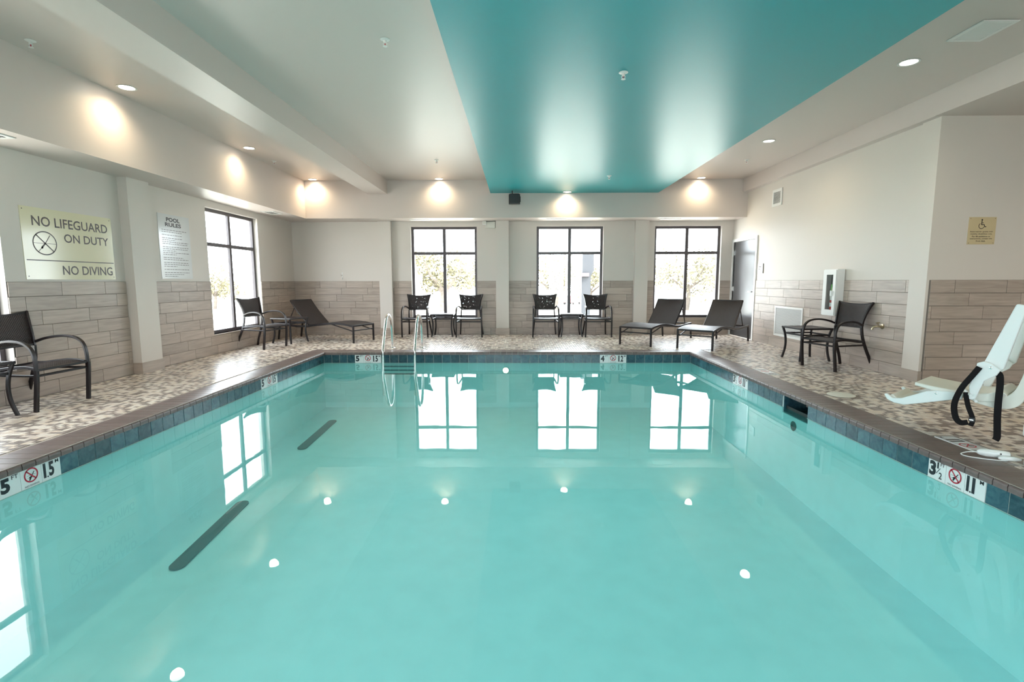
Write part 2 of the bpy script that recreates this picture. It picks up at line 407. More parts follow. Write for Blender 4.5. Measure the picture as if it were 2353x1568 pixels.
# pilasters with a tile foot
def pilaster(name, x0, x1, y0, y1, z1, foot, fz=.15):
    o = struct(MB().box(x0, x1, y0, y1, fz, z1).build(name, M_WALL), 'painted pilaster with a tile foot')
    MB().box(*foot, 0, fz).build('tile', M_WOOD, o)
pilaster('pilaster', XL, XL+.125, 6.70, 7.10, ZS, (XL, XL+.137, 6.688, 7.112))
for a, b in ((-3.17, -2.88), (-.50, -.205), (2.65, 2.95)):
    pilaster('pilaster', a, b, YB-.12, YB, ZS, (a-.012, b+.012, YB-.132, YB), .155)
pilaster('pilaster', XR-.035, XR, YR, 6.41, ZLOW, (XR-.047, XR, YR-.012, 6.42), .135)

# ------------------------------------------------------------------ wood-look wall tiles, each its own object
TP, TL, TT = .1545, .61, .011
_tile_cache = {}
def tile_piece(L, Hh, parent, place):
    key = (round(L, 3), round(Hh, 3))
    if key not in _tile_cache:
        g = .0022; b = .0015
        mb = MB(); x0, x1, z0, z1 = -L/2+g, L/2-g, -Hh/2+g, Hh/2-g
        mb.v = [(x0,0,z0),(x1,0,z0),(x1,0,z1),(x0,0,z1),(x0,-TT+b,z0),(x1,-TT+b,z0),(x1,-TT+b,z1),(x0,-TT+b,z1),
                (x0+b,-TT,z0+b),(x1-b,-TT,z0+b),(x1-b,-TT,z1-b),(x0+b,-TT,z1-b)]
        mb.f = [(0,1,5,4),(1,2,6,5),(2,3,7,6),(3,0,4,7),(4,5,9,8),(5,6,10,9),(6,7,11,10),(7,4,8,11),(8,9,10,11),(3,2,1,0)]
        mb.m = [0]*10
        _tile_cache[key] = mb.mesh('tile', M_WOOD)
    o = bpy.data.objects.new('tile', _tile_cache[key]); C.objects.link(o); o.parent = parent
    o.location, rz = place; o.rotation_euler = (0, 0, rz); return o
def wainscot(parent, a0, a1, off0, pt, ops=(), shift=.145, rows=8, gap=None):
    """pt(a, z) -> (location, rotation); ops = openings (a, b, z0, z1)"""
    for r in range(rows):
        z0, z1 = (rows-1-r)*TP, (rows-r)*TP
        j = off0 + shift*r + ((r*37) % 5 - 2)*.012
        k = math.floor((a0-j)/TL)
        while j+k*TL < a1:
            s, e = max(a0, j+k*TL), min(a1, j+(k+1)*TL); k += 1
            if e-s < .015: continue
            parts = [(s, e, z0, z1)]
            for (oa, ob, oz0, oz1) in ops:
                nxt = []
                for (p, q, u, v) in parts:
                    if q <= oa or p >= ob or v <= oz0+.01 or u >= oz1: nxt.append((p, q, u, v)); continue
                    if p < oa-.015: nxt.append((p, oa, u, v))
                    if q > ob+.015: nxt.append((ob, q, u, v))
                    if u < oz0-.01: nxt.append((max(p, oa), min(q, ob), u, oz0))
                parts = nxt
            for (p, q, u, v) in parts:
                tile_piece(q-p, v-u, parent, pt((p+q)/2, (u+v)/2))
ZW = 8*TP
W1 = [(a-.0, b+.0, WIN['z0'], 3) for a, b in BACK_WINS]
for i, (a0, a1) in enumerate(((XL+.012, -3.17), (-2.88, -.50), (-.205, 2.65), (2.95, XR-.012))):
    wainscot(W_BACK, a0, a1, -4.56+.003, lambda a, z: ((a, YB-.003, z), 0), W1, -.14)
mbg = MB()
for a0, a1 in ((XL, -3.17), (-2.88, -.50), (-.205, 2.65), (2.95, XR)):
    cuts = [w_ for w_ in BACK_WINS if w_[0] > a0 and w_[1] < a1+.1]
    cur = a0
    for (wa, wb) in cuts:
        mbg.box(cur, wa, YB-.004, YB, 0, ZW); mbg.box(wa, wb, YB-.004, YB, 0, WIN['z0']); cur = wb
    mbg.box(cur, a1, YB-.004, YB, 0, ZW)
mbg.build('grout', M_GROUT, W_BACK)
WLO = [(a, b, WIN['z0']-.05, 3) for a, b in LEFT_WINS]
LSEG = [(3.0-.9, 6.69), (7.11, YB-.012)]
for a0, a1 in LSEG:
    wainscot(W_LEFT, a0, a1, 5.755, lambda a, z: ((XL+.003, a, z), PI/2), WLO, .145)
mbg = MB()
for a0, a1, wn in ((1.5, 6.69, (3.42, 5.115)), (7.11, YB, (8.55, 10.25))):
    mbg.box(XL, XL+.004, a0, wn[0], 0, ZW); mbg.box(XL, XL+.004, wn[0], wn[1], 0, WIN['z0']-.05); mbg.box(XL, XL+.004, wn[1], a1, 0, ZW)
mbg.build('grout', M_GROUT, W_LEFT)
wainscot(W_RIGHT, 6.42, 10.56, 7.12, lambda a, z: ((XR-.003, a, z), -PI/2), [], -.13)
MB().box(XR-.004, XR, 6.41, 10.56, 0, ZW).build('grout', M_GROUT, W_RIGHT)
wainscot(W_RET, XR+.01, XA-.4, 5.21, lambda a, z: ((a, YR-.003, z), 0), [], .155)
MB().box(XR-.002, XA, YR-.004, YR, 0, ZW).build('grout', M_GROUT, W_RET)

# ------------------------------------------------------------------ windows
def window(name, axis, face, a0, a1, z0, z1, out):
    """out = +1/-1 direction of outside"""
    root = sempty(name, (0, 0, 0))
    d0 = face + out*.085; d1 = face + out*.135
    fw = .056
    def bx(mb, p0, p1, q0, q1, e0, e1):
        lo, hi = min(e0, e1), max(e0, e1)
        if axis == 'x': mb.box(p0, p1, lo, hi, q0, q1)
        else: mb.box(lo, hi, p0, p1, q0, q1)
        return mb
    m = MB()
    for r in ((a0, a0+fw, z0, z1), (a1-fw, a1, z0, z1), (a0+fw, a1-fw, z0, z0+fw), (a0+fw, a1-fw, z1-fw, z1)): bx(m, *r, d0, d1)
    m.build('window_frame', M_BRONZE, root)
    am = (a0+a1)/2; zm = z1 - .60
    bx(MB(), am-.034, am+.034, z0+fw, z1-fw, d0+out*.004, d1-out*.004).build('mullion', M_BRONZE, root)
    bx(bx(MB(), a0+fw, am-.034, zm-.031, zm+.031, d0+out*.006, d1-out*.006), am+.034, a1-fw, zm-.031, zm+.031, d0+out*.006, d1-out*.006).build('transom', M_BRONZE, root)
    for p0, p1 in ((a0+fw, am-.034), (am+.034, a1-fw)):
        for q0, q1 in ((z0+fw, zm-.031), (zm+.031, z1-fw)):
            bx(MB(), p0, p1, q0, q1, (d0+d1)/2-.003, (d0+d1)/2+.003).build('pane', M_GLASS, root)
    bx(MB(), a0, a1, z0-.012, z0, face-out*.012, d0).build('sill', M_WALL, root)
    # daylight portal just outside the glass
    ld = bpy.data.lights.new('daylight_portal', 'AREA'); ld.shape = 'RECTANGLE'; ld.size = a1-a0; ld.size_y = z1-z0; ld.cycles.is_portal = True
    lo = bpy.data.objects.new('daylight_portal', ld); C.objects.link(lo)
    c = ((am, face+out*.2, (z0+z1)/2) if axis == 'x' else (face+out*.2, am, (z0+z1)/2))
    lo.location = c
    dirv = Vector((0, -out, 0)) if axis == 'x' else Vector((-out, 0, 0))
    lo.rotation_euler = dirv.to_track_quat('-Z', 'Y').to_euler()
for i, (a, b) in enumerate(BACK_WINS): window('window_%d' % (i+1), 'x', YB, a, b, WIN['z0'], WIN['z1'], 1)
for i, (a, b) in enumerate(FRONT_FILL_WINS): window('window_%d' % (i+7), 'x', YN, a, b, .3, 2.9, -1)  # added fill windows, out of view
for i, (a, b) in enumerate(LEFT_WINS): window('window_%d' % (i+4), 'y', XL, a, b, WIN['z0']-.05, WIN['z1'], -1)

# ------------------------------------------------------------------ door on the right wall
D = sempty('door_1', (XR, 10.62, 0))
m = MB().box(-.025, .06, -.06, .0, 0, 2.15).box(-.025, .06, 1.10, 1.16, 0, 2.15).box(-.025, .06, 0, 1.10, 2.09, 2.15)
m.build('door_frame', M_WHITE, D)
MB().box(.012, .055, .004, 1.096, .01, 2.085).build('door_leaf', M_DOOR, D)
MB().box(-.01, .06, 0, 1.10, 0, .012).build('threshold', M_STEEL, D)
for z in (.25, 1.05, 1.85): MB().box(.0, .013, 1.075, 1.10, z-.05, z+.05).build('hinge', M_STEEL, D)
m = MB().lathe([(.028, 0), (.028, .012), (.012, .014), (.012, .05)], (.012, .08, 1.0), (-1, 0, 0)).sweep(crv([(-.035, .08, 1.0), (-.045, .10, 1.0), (-.045, .20, 1.0)], 4), .009, seg=8)
m.build('door_handle', M_CHROME, D, True)

# ------------------------------------------------------------------ pool
PXL, PXR, PYB, PYN, ZWAT = -3.42, 3.02, 8.83, -1.8, -.197
CXL, CXR, CYB = -3.39, 2.99, 8.795
ZF_B, ZF_N = -1.0, -1.2
basin = MB()
# floor slopes down gently; shell walls
SK0, SK1 = 5.212, 5.722
fy = [(PYN, -1.25), (4.0, -1.15), (PYB, -1.0)]
for (y0, z0), (y1, z1) in zip(fy, fy[1:]):
    basin.quadbox([(PXL-.2,y0,z0-.2),(PXR+.2,y0,z0-.2),(PXR+.2,y1,z1-.2),(PXL-.2,y1,z1-.2),(PXL-.2,y0,z0),(PXR+.2,y0,z0),(PXR+.2,y1,z1),(PXL-.2,y1,z1)])
basin.box(PXL-.25, PXL-.008, PYN, PYB+.2, -1.5, -.05).box(PXL-.25, PXR+.25, PYB+.008, PYB+.25, -1.5, -.05).box(PXL-.25, PXR+.25, PYN-.25, PYN, -1.5, -.05)
basin.box(PXR+.008, PXR+.25, PYN, SK0, -1.5, -.05).box(PXR+.008, PXR+.25, SK1, PYB+.2, -1.5, -.05).box(PXR+.008, PXR+.25, SK0, SK1, -1.5, -.26)
BASIN = struct(basin.build('pool_basin', M_PLASTER), 'pale plaster pool basin')
# waterline tiles
def wl_mesh(L):
    g = .0025; h = .148; t = .008; b = .0015
    m_ = MB(); x0, x1 = -L/2+g, L/2-g
    m_.v = [(x0,0,-h/2),(x1,0,-h/2),(x1,0,h/2),(x0,0,h/2),(x0,-t+b,-h/2),(x1,-t+b,-h/2),(x1,-t+b,h/2),(x0,-t+b,h/2),(x0+b,-t,-h/2+b),(x1-b,-t,-h/2+b),(x1-b,-t,h/2-b),(x0+b,-t,h/2-b)]
    m_.f = [(0,1,5,4),(1,2,6,5),(2,3,7,6),(3,0,4,7),(4,5,9,8),(5,6,10,9),(6,7,11,10),(7,4,8,11),(8,9,10,11)]; m_.m = [0]*9
    return m_.mesh('tile', M_SLATE)
WLP = .1535; WLM = wl_mesh(WLP); ZT = -.122
MARK = dict(back=[(-2.872, -2.411), (1.438, 1.899)], left=[(6.615, 7.076), (3.165, 3.626)], right=[(6.60, 7.061), (3.18, 3.641)])
def strip(side, a0, a1):
    n = max(1, round((a1-a0)/WLP)); L = (a1-a0)/n
    me_ = WLM if abs(L-WLP) < .0004 else wl_mesh(L)
    for k in range(n):
        a = a0+(k+.5)*L
        o = bpy.data.objects.new('tile', me_); C.objects.link(o); o.parent = BASIN
        if side == 'back': o.location = (a, PYB+.008, ZT)
        elif side == 'left': o.location = (PXL-.008, a, ZT); o.rotation_euler = (0, 0, PI/2)
        else: o.location = (PXR+.008, a, ZT); o.rotation_euler = (0, 0, -PI/2)
for side, lo, hi in (('back', PXL, PXR), ('left', .4, PYB), ('right', .4, PYB)):
    holes = sorted(MARK[side] + ([(SK0, SK1)] if side == 'right' else []))
    cur = lo
    for h0, h1 in holes: strip(side, cur, h0); cur = h1
    strip(side, cur, hi)
g = MB().box(PXL, PXR, PYB+.004, PYB+.008, -.203, -.048)
g.box(PXL-.008, PXL-.004, PYN, PYB, -.203, -.048).box(PXR+.004, PXR+.008, PYN, SK0, -.203, -.048).box(PXR+.004, PXR+.008, SK1, PYB, -.203, -.048)
g.box(PXL, PXR, PYB-.003, PYB+.004, -.203, -.1955).box(PXL-.004, PXL+.003, PYN, PYB, -.203, -.1955).box(PXR-.003, PXR+.004, PYN, SK0, -.203, -.1955).box(PXR-.003, PXR+.004, SK1, PYB, -.203, -.1955)
g.build('grout', M_LGROUT, BASIN)
# water
struct(MB().box(PXL-.006, PXR+.006, PYN, PYB+.006, ZWAT-.0004, ZWAT).build('pool_water', M_WATER), 'still turquoise pool water')
wm = bpy.data.objects['pool_water'].data
bm = bmesh.new(); bm.from_mesh(wm); bmesh.ops.delete(bm, geom=[f for f in bm.faces if f.normal.z < .5], context='FACES'); bm.to_mesh(wm); bm.free()
# coping bricks
def cope_mesh():
    prof = [(0, -.05), (-.3, -.05), (-.3, 0), (-.026, 0), (-.012, -.003), (-.003, -.012), (0, -.026), (-.002, -.042)]
    m_ = MB().prism([(-x, z) for x, z in prof], -.0465, .0465, 'x')
    me_ = m_.mesh('brick', M_COPE); b_ = bmesh.new(); b_.from_mesh(me_); bmesh.ops.recalc_face_normals(b_, faces=b_.faces); b_.to_mesh(me_); b_.free()
    smooth_mesh(me_, 50); return me_
CM = cope_mesh()
COPE = struct(MB().box(CXL-.3, CXL-.012, PYN-.3, CYB+.3, -.048, -.0015).box(CXR+.012, CXR+.3, PYN-.3, CYB+.3, -.048, -.0015).box(CXL-.012, CXR+.012, CYB+.012, CYB+.3, -.048, -.0015).box(CXL, CXR, PYN-.3, PYN-.0, -.048, -.0015).build('pool_coping', M_COPEG), 'brown brick coping around the pool')
def brick(x, y, rz):
    o = bpy.data.objects.new('brick', CM); C.objects.link(o); o.parent = COPE; o.location = (x, y, 0); o.rotation_euler = (0, 0, rz)
n = 64; st = (CXR-CXL)/n
for k in range(n): brick(CXL+(k+.5)*st, CYB, 0)
y = CYB-.05
while y > 1.6:
    brick(CXL, y, PI/2); brick(CXR, y, -PI/2); y -= st
for sx, x in ((-1, CXL), (1, CXR)):
    for k in range(3):
        MB().bevbox(min(x, x+sx*.3)+.0015, max(x, x+sx*.3)-.0015, CYB+k*.1+.0015, CYB+(k+1)*.1-.0015, -.05, 0, .002).build('brick', M_COPE, COPE)

# skimmer throat
SKM = thing('skimmer_opening', 'dark skimmer opening in the right pool wall below the coping', 'pool skimmer', (PXR+.02, (SK0+SK1)/2, -.15))
MB().box(.30, .32, -.25, .25, -.10, .10).box(0, .30, -.255, -.245, -.10, .10).box(0, .30, .245, .255, -.10, .10).box(0, .30, -.25, .25, -.11, -.10).build('throat', M_SLATE, SKM)
MB().box(.02, .03, -.235, .235, -.10, -.03).build('weir_flap', M_BLACK, SKM)
o = MB().lathe([(.125, 0), (.135, .001), (.135, .004), (.128, .006), (0.001, .006)], (3.50, 5.44, 0), (0, 0, 1), 40).build('skimmer_cover', M_CREAMP, None, True)
tag(o, 'round off-white skimmer cover set in the right deck', 'cover')
o = MB().lathe([(.05, 0), (.055, .008), (.04, .012), (.02, .02), (.02, .012), (.001, .012)], (PXR+.009, 5.47, -.355), (-1, 0, 0), 20).build('return_fitting', M_BLACK, None, True)
tag(o, 'black round return fitting under water on the right pool wall', 'fitting')
PL = thing('pool_lamp', 'glowing underwater lamp at the middle of the back pool wall', 'pool light', (-.215, PYB+.008, -.33))
MB().lathe([(.062, 0), (.062, .016), (.05, .020), (.05, .010)], (0, 0, 0), (0, -1, 0), 28).build('rim', M_STEEL, PL, True)
MB().lathe([(.05, .008), (.042, .016), (.02, .022), (.001, .024)], (0, 0, 0), (0, -1, 0), 28).build('lens', M_POOLLAMP, PL, True)
def strip_bar(x0, y0, z0, x1, y1, z1, w_, label):
    d = Vector((x1-x0, y1-y0, z1-z0)); L = d.length; n_ = 10
    pts = [(L/2-w_/2+math.cos(a)*w_/2, math.sin(a)*w_/2) for a in [(-.5+k/n_)*PI for k in range(n_+1)]] + [(-L/2+w_/2-math.cos(a)*w_/2, -math.sin(a)*w_/2) for a in [(-.5+k/n_)*PI for k in range(n_+1)]]
    o_ = MB().prism(pts, 0, .012, 'z').build('floor_strip', M_DARK)
    o_.location = ((x0+x1)/2, (y0+y1)/2, (z0+z1)/2+.003)
    o_.rotation_euler = (0, -math.asin(d.z/L), math.atan2(d.y, d.x)); tag(o_, label, 'floor strip')
def zf(y): return -1.15 + (y-4.0)*.15/(PYB-4.0) if y > 4 else -1.15-(4-y)*.1/5.8
strip_bar(-2.985, 6.72, zf(6.72), -3.005, 8.05, zf(8.05), .13, 'dark round-ended strip on the pool floor near the ladder')
strip_bar(-2.86, 3.93, zf(3.93), -2.93, 5.18, zf(5.18), .13, 'dark round-ended strip on the pool floor nearer the camera, reaching the left window reflection')

# ladder
LD = thing('pool_ladder', 'stainless pool ladder with two looped rails at the back edge', 'ladder', (0, 0, 0))
for x in (-2.335, -1.782):
    pts = crv([(x, 9.36, 0), (x, 9.35, .2), (x, 9.32, .42), (x, 9.24, .575), (x, 9.12, .632), (x, 9.0, .60), (x, 8.92, .50), (x, 8.80, .27), (x, 8.705, .08), (x, 8.68, -.02), (x, 8.68, -.3), (x, 8.68, -.75)], 6)
    MB().sweep(pts, .024, seg=14).build('rail', M_STEEL, LD, True)
    MB().lathe([(.055, 0), (.055, .008), (.03, .02), (.026, .02)], (x, 9.36, 0), seg=20).build('escutcheon', M_STEEL, LD, True)
for z in (-.235, -.30, -.365):
    MB().box(-2.315, -1.802, 8.655, 8.705, z-.008, z+.008).build('step', M_BLACK, LD)

# ------------------------------------------------------------------ deck: slab and mosaic
slab = MB()
slab.box(XL, XR, CYB+.3, YB+.05, -.2, -.004).box(XL, CXL-.3, YN, CYB+.3, -.2, -.004).box(CXR+.3, XR, YN, CYB+.3, -.2, -.004)
slab.box(XR, XA, YN, YR, -.2, -.004).box(CXL-.3, CXR+.3, YN, PYN-.3, -.2, -.004)
FLOOR = struct(slab.build('floor', M_DGROUT), 'pool deck floor')
MP = .046; MT = .0425
def mosaic():
    import numpy as np
    rects = [(XL+.012, XR-.012, CYB+.303, YB-.012), (XL+.012, CXL-.303, 2.0, CYB+.303), (CXR+.303, XR-.012, 2.0, CYB+.303), (XR-.012, 6.9, 2.0, YR-.014)]
    cells = []
    for (x0, x1, y0, y1) in rects:
        i0, i1 = math.ceil(x0/MP), math.floor(x1/MP); j0, j1 = math.ceil(y0/MP), math.floor(y1/MP)
        for i in range(i0, i1):
            for j in range(j0, j1): cells.append((i, j))
    cells = sorted(set(cells))
    rng = random.Random(3)
    def skip(x, y):
        if (x-3.50)**2+(y-5.44)**2 < .155**2: return True
        if 3.30 < x < 3.475 and 3.49 < y < 3.98: return True
        if 3.30 < x < 3.475 and 6.64 < y < 7.13: return True
        return False
    info = []
    for (i, j) in cells:
        x, y = (i+.5)*MP, (j+.5)*MP
        if skip(x, y): continue
        info.append((x, y))
    # the tiles that show largest in the picture become parts of their own
    vis = []
    for q, (x, y) in enumerate(info):
        p = to_px((x, y, 0))
        if p and 8 < p[0] < 2345 and p[1] < 1560:
            if 2190 < p[0] and p[1] < 950: continue
            vis.append((x*x+y*y, q))
    vis.sort(); near = set(q for _, q in vis[:290])
    b = MT/2; v = []; f = []; sh = []
    tm = MB().box(-b, b, -b, b, -.006, 0); tm.v = [(x*(.97 if z == 0 else 1), y*(.97 if z == 0 else 1), z) for x, y, z in tm.v]
    TM = tm.mesh('tile', M_MOS1)
    for q, (x, y) in enumerate(info):
        s = rng.random()
        z = rng.uniform(-.0006, .0)
        if q in near:
            o = bpy.data.objects.new('tile', TM); C.objects.link(o); o.parent = FLOOR; o.location = (x, y, z); continue
        k = len(v)
        v += [(x-b,y-b,-.005),(x+b,y-b,-.005),(x+b,y+b,-.005),(x-b,y+b,-.005),(x-b+.001,y-b+.001,z),(x+b-.001,y-b+.001,z),(x+b-.001,y+b-.001,z),(x-b+.001,y+b-.001,z)]
        f += [(k+4,k+5,k+6,k+7),(k,k+1,k+5,k+4),(k+1,k+2,k+6,k+5),(k+2,k+3,k+7,k+6),(k+3,k,k+4,k+7)]; sh += [s]*5
    me_ = bpy.data.meshes.new('mosaic'); me_.from_pydata(v, [], f); me_.materials.append(M_MOS)
    at = me_.attributes.new('shade', 'FLOAT', 'FACE'); at.data.foreach_set('value', sh); me_.update()
    o = link('mosaic', me_, FLOOR); o['kind'] = 'stuff'
mosaic()

# ------------------------------------------------------------------ depth markers
def marker(kind, O, R, U, label):
    """O lower-left corner seen by the reader"""
    root = thing('depth_marker', label, 'depth marker', (0, 0, 0))
    O, R, U = Vector(O), Vector(R), Vector(U); N = R.cross(U); S = .1535
    def tl(k, name):
        m_ = MB(); a, b_, g_ = O+R*(k*S+.0015)+U*.0015, .0015, S-.003
        c = [a, a+R*g_, a+R*g_+U*(g_-.002), a+U*(g_-.002)]
        m_.quadbox([q-N*.006 for q in c]+[q+N*.001 for q in c])
        return m_.build('tile', M_MARKER, root)
    t0, t1, t2 = tl(0, 'tile'), tl(1, 'tile'), tl(2, 'tile')
    b0 = Board(O+N*.001, R, U, t0); b1 = Board(O+R*S+N*.001, R, U, t1); b2 = Board(O+R*2*S+N*.001, R, U, t2)
    if kind[0] == '3h':
        b0.text('3', .012, .070, .024, .132, M_INK, .05)
        b0.text('1', .078, .092, .088, .134, M_INK, .03); b0.multi([bar(.074, .050, .106, .096, .004)], M_INK); b0.text('2', .098, .124, .018, .066, M_INK, .015)
        b0.text('FT', .106, .140, .112, .136, M_INK, .01)
    else:
        b0.text(kind[0], .014, .078, .028, .130, M_INK, .05); b0.text('FT', .092, .138, .106, .134, M_INK, .01)
    b1.multi(ring(.076, .088, .052, .052, .010)+[bar(.042, .124, .110, .052, .009)], M_RED, 'no_diving_symbol', .0016)
    b1.multi([bar(.062, .052, .078, .078, .010), bar(.078, .078, .100, .108, .006), bar(.070, .080, .092, .074, .004), disc(.066, .072, .006), bar(.045, .088, .108, .088, .002), bar(.048, .070, .104, .070, .002)], M_INK, 'diver_symbol')
    b1.text('NO DIVING', .024, .130, .010, .022, M_INK, .005)
    a, c = kind[1].split('.')
    b2.text(a, .014, .034, .024, .132, M_INK, .05); b2.multi([disc(.046, .028, .006)], M_INK)
    b2.text(c, .056, .098 if c != '1' else .078, .024, .132, M_INK, .04); b2.text('M', .110, .138, .108, .134, M_INK, .01)
    return root
zb = -.1985
marker(('5', '1.5'), (-2.872, PYB, zb), (1, 0, 0), (0, 0, 1), 'white 5 FT 1.5 M no-diving marker on the back pool wall by the ladder')
marker(('4', '1.2'), (1.438, PYB, zb), (1, 0, 0), (0, 0, 1), 'white 4 FT 1.2 M no-diving depth marker on the back pool wall')
marker(('5', '1.5'), (PXL, 6.615, zb), (0, 1, 0), (0, 0, 1), 'far white 5 FT 1.5 M no-diving marker on the left pool wall')
marker(('5', '1.5'), (PXL, 3.165, zb), (0, 1, 0), (0, 0, 1), 'near white 1.5 M no-diving marker cut by the left photo edge')
marker(('3h', '1.1'), (PXR, 7.061, zb), (0, -1, 0), (0, 0, 1), 'far white 1.1 M no-diving marker on the right pool wall')
marker(('3h', '1.1'), (PXR, 3.641, zb), (0, -1, 0), (0, 0, 1), 'large near white 1.1 M no-diving marker on the right pool wall')
marker(('3h', '1.1'), (3.462, 3.505, .0), (0, 1, 0), (-1, 0, 0), 'near no-diving depth marker laid flat in the deck below the lift chair')
marker(('3h', '1.1'), (3.462, 6.655, .0), (0, 1, 0), (-1, 0, 0), 'far no-diving depth marker laid flat in the right deck')

# ------------------------------------------------------------------ ceiling fittings
def downlight(x, y, z, label, lit=True, first=[None]):
    if first[0] is None:
        t = thing('downlight', label, 'ceiling light', (x, y, z), 0, 'recessed ceiling downlights')
        MB().lathe([(.082, .0), (.095, -.002), (.097, -.006), (.088, -.009), (.074, -.004), (.074, .0)], seg=32).build('trim_ring', M_WHITE, t, True)
        MB().lathe([(.074, -.001), (.07, -.005), (.001, -.006)], seg=28).build('lens', M_LENS, t, True)
        first[0] = t
    else: t = dup(first[0], (x, y, z), 0, label)
    ld = bpy.data.lights.new('downlight_beam', 'SPOT'); ld.energy = SPOT_W; ld.color = WARM; ld.spot_size = math.radians(156); ld.spot_blend = .9; ld.shadow_soft_size = .075
    lo = bpy.data.objects.new('downlight_beam', ld); C.objects.link(lo); lo.location = (x, y, z-.03)
YL = 11.0
for x, y, z, lb in ((-4.33, 5.87, ZC, 'round ceiling downlight over the left deck, nearest of that row'), (-4.33, 8.45, ZC, 'round ceiling downlight over the left deck, middle of that row'),
    (-4.33, YL, ZC, 'round ceiling downlight in the far left corner'), (-1.66, YL, ZC, 'round ceiling downlight above the left back window'),
    (1.04, YL, 3.096, 'round downlight in the teal ceiling above the middle back window'), (3.84, YL, ZC, 'round ceiling downlight above the right back window'),
    (3.87, 8.19, ZC, 'round ceiling downlight over the right deck, farther one'), (3.86, 5.35, ZC, 'round ceiling downlight over the right deck beside the square vent'),
    (-4.33, 3.29, ZC, 'unseen ceiling downlight added over the left deck, next in that row'), (-4.33, .71, ZC, 'unseen ceiling downlight added at the near end of the left deck row'),
    (3.86, 2.5, ZC, 'unseen ceiling downlight added over the right deck beside the camera'), (6.4, 4.2, ZLOW+.004, 'unseen downlight added to light the right alcove'), (6.4, 1.0, ZLOW+.004, 'unseen downlight added to light the alcove behind the lift')):
    downlight(x, y, z, lb)  # the unseen ones, along the rows and in the alcove, are added for brightness

def sprinkler(x, y, z, label, first=[None]):
    if first[0] is None:
        t = thing('sprinkler', label, 'sprinkler', (x, y, z), 0, 'ceiling sprinklers')
        MB().lathe([(.040, 0), (.042, -.004), (.030, -.010), (.016, -.012)], seg=24).build('escutcheon', M_WHITE, t, True)
        MB().lathe([(.014, -.01), (.014, -.030), (.008, -.032), (.008, -.036)], seg=14).build('body', M_WHITE, t, True)
        MB().sweep(crv([(-.013, 0, -.03), (-.017, 0, -.042), (-.006, 0, -.058)], 4), .003, seg=6).sweep(crv([(.013, 0, -.03), (.017, 0, -.042), (.006, 0, -.058)], 4), .003, seg=6).build('arm', M_WHITE, t)
        MB().lathe([(.004, -.034), (.004, -.056)], seg=8).build('bulb', M_RED, t)
        MB().lathe([(.020, -.058), (.020, -.061), (.001, -.062)], seg=16).build('deflector', M_WHITE, t)
        first[0] = t
    else: dup(first[0], (x, y, z), 0, label)
for x, y, z, lb in ((.95, 4.83, 3.096, 'white sprinkler in the middle of the teal ceiling'), (-1.18, 4.79, ZC, 'white sprinkler on the pale ceiling between beam and teal panel, near one'), (-4.34, 4.76, ZC, 'white sprinkler at the upper left, left of the nearest downlight'),
    (-4.35, 9.34, ZC, 'small sprinkler between the two far left downlights'), (-1.445, 9.34, ZC, 'small sprinkler above the downlight over the left back window'), (1.63, 9.37, 3.096, 'small sprinkler at the far end of the teal ceiling'), (4.08, 9.42, ZC, 'small sprinkler beyond the right deck downlights')):
    sprinkler(x, y, z, lb)

def grille(name, label, cat, O, A, B, N, wa, wb, n, frame=.03, proud=.012, slat_mat=None, tilt=.5, back=M_DIM):
    """O centre, A along the slats, B across, N out of the wall"""
    O, A, B, N = Vector(O), Vector(A), Vector(B), Vector(N)
    t = thing(name, label, cat, O)
    def P(a, b, n_): return A*a+B*b+N*n_
    def bx(a0, a1, b0, b1, n0, n1, nm, mt, m_=None):
        q = MB() if m_ is None else m_
        q.quadbox([P(a0,b0,n0),P(a1,b0,n0),P(a1,b1,n0),P(a0,b1,n0),P(a0,b0,n1),P(a1,b0,n1),P(a1,b1,n1),P(a0,b1,n1)]); return q
    bx(-wa/2, wa/2, -wb/2, wb/2, .0005, .002, 'b', None).build('backing', back, t)
    q = MB()
    for r in ((-wa/2, wa/2, -wb/2, -wb/2+frame), (-wa/2, wa/2, wb/2-frame, wb/2), (-wa/2, -wa/2+frame, -wb/2+frame, wb/2-frame), (wa/2-frame, wa/2, -wb/2+frame, wb/2-frame)): bx(*r, .001, proud, '', None, q)
    q.build('frame', M_WHITE, t)
    ia = wa/2-frame; ib = wb/2-frame; p = 2*ib/n
    m_ = MB(); d = p*.5
    c = [(-d*.95, .003), (-d*.95+.0016, .003), (d*.75+.0016, proud-.001), (d*.75, proud-.001)]
    m_.v = [tuple(P(-ia, b, z)) for b, z in c]+[tuple(P(ia, b, z)) for b, z in c]
    m_.f = [(0,1,2,3),(7,6,5,4),(0,4,5,1),(1,5,6,2),(2,6,7,3),(3,7,4,0)]; m_.m = [0]*6
    me_ = m_.mesh('slat', slat_mat or M_WHITE)
    for k in range(n):
        o = bpy.data.objects.new('slat', me_); C.objects.link(o); o.parent = t; o.location = B*(-ib+(k+.5)*p)
    return t
grille('air_return_grille', 'large white louvred grille low on the right wall tiles', 'air vent', (XR-.014, 9.207, .482), (0, 1, 0), (0, 0, 1), (-1, 0, 0), .94, .555, 24, .03, .014, back=M_VBACK)
grille('wall_vent', 'small white louvred vent high on the right wall', 'air vent', (XR, 9.872, 2.785), (0, 1, 0), (0, 0, -1), (-1, 0, 0), .345, .31, 11, .045, .016)
grille('ceiling_vent', 'square white vent with grey slats in the ceiling at the upper right', 'air vent', (4.0, 4.71, ZC), (1, 0, 0), (0, 1, 0), (0, 0, -1), .30, .37, 13, .035, .012)
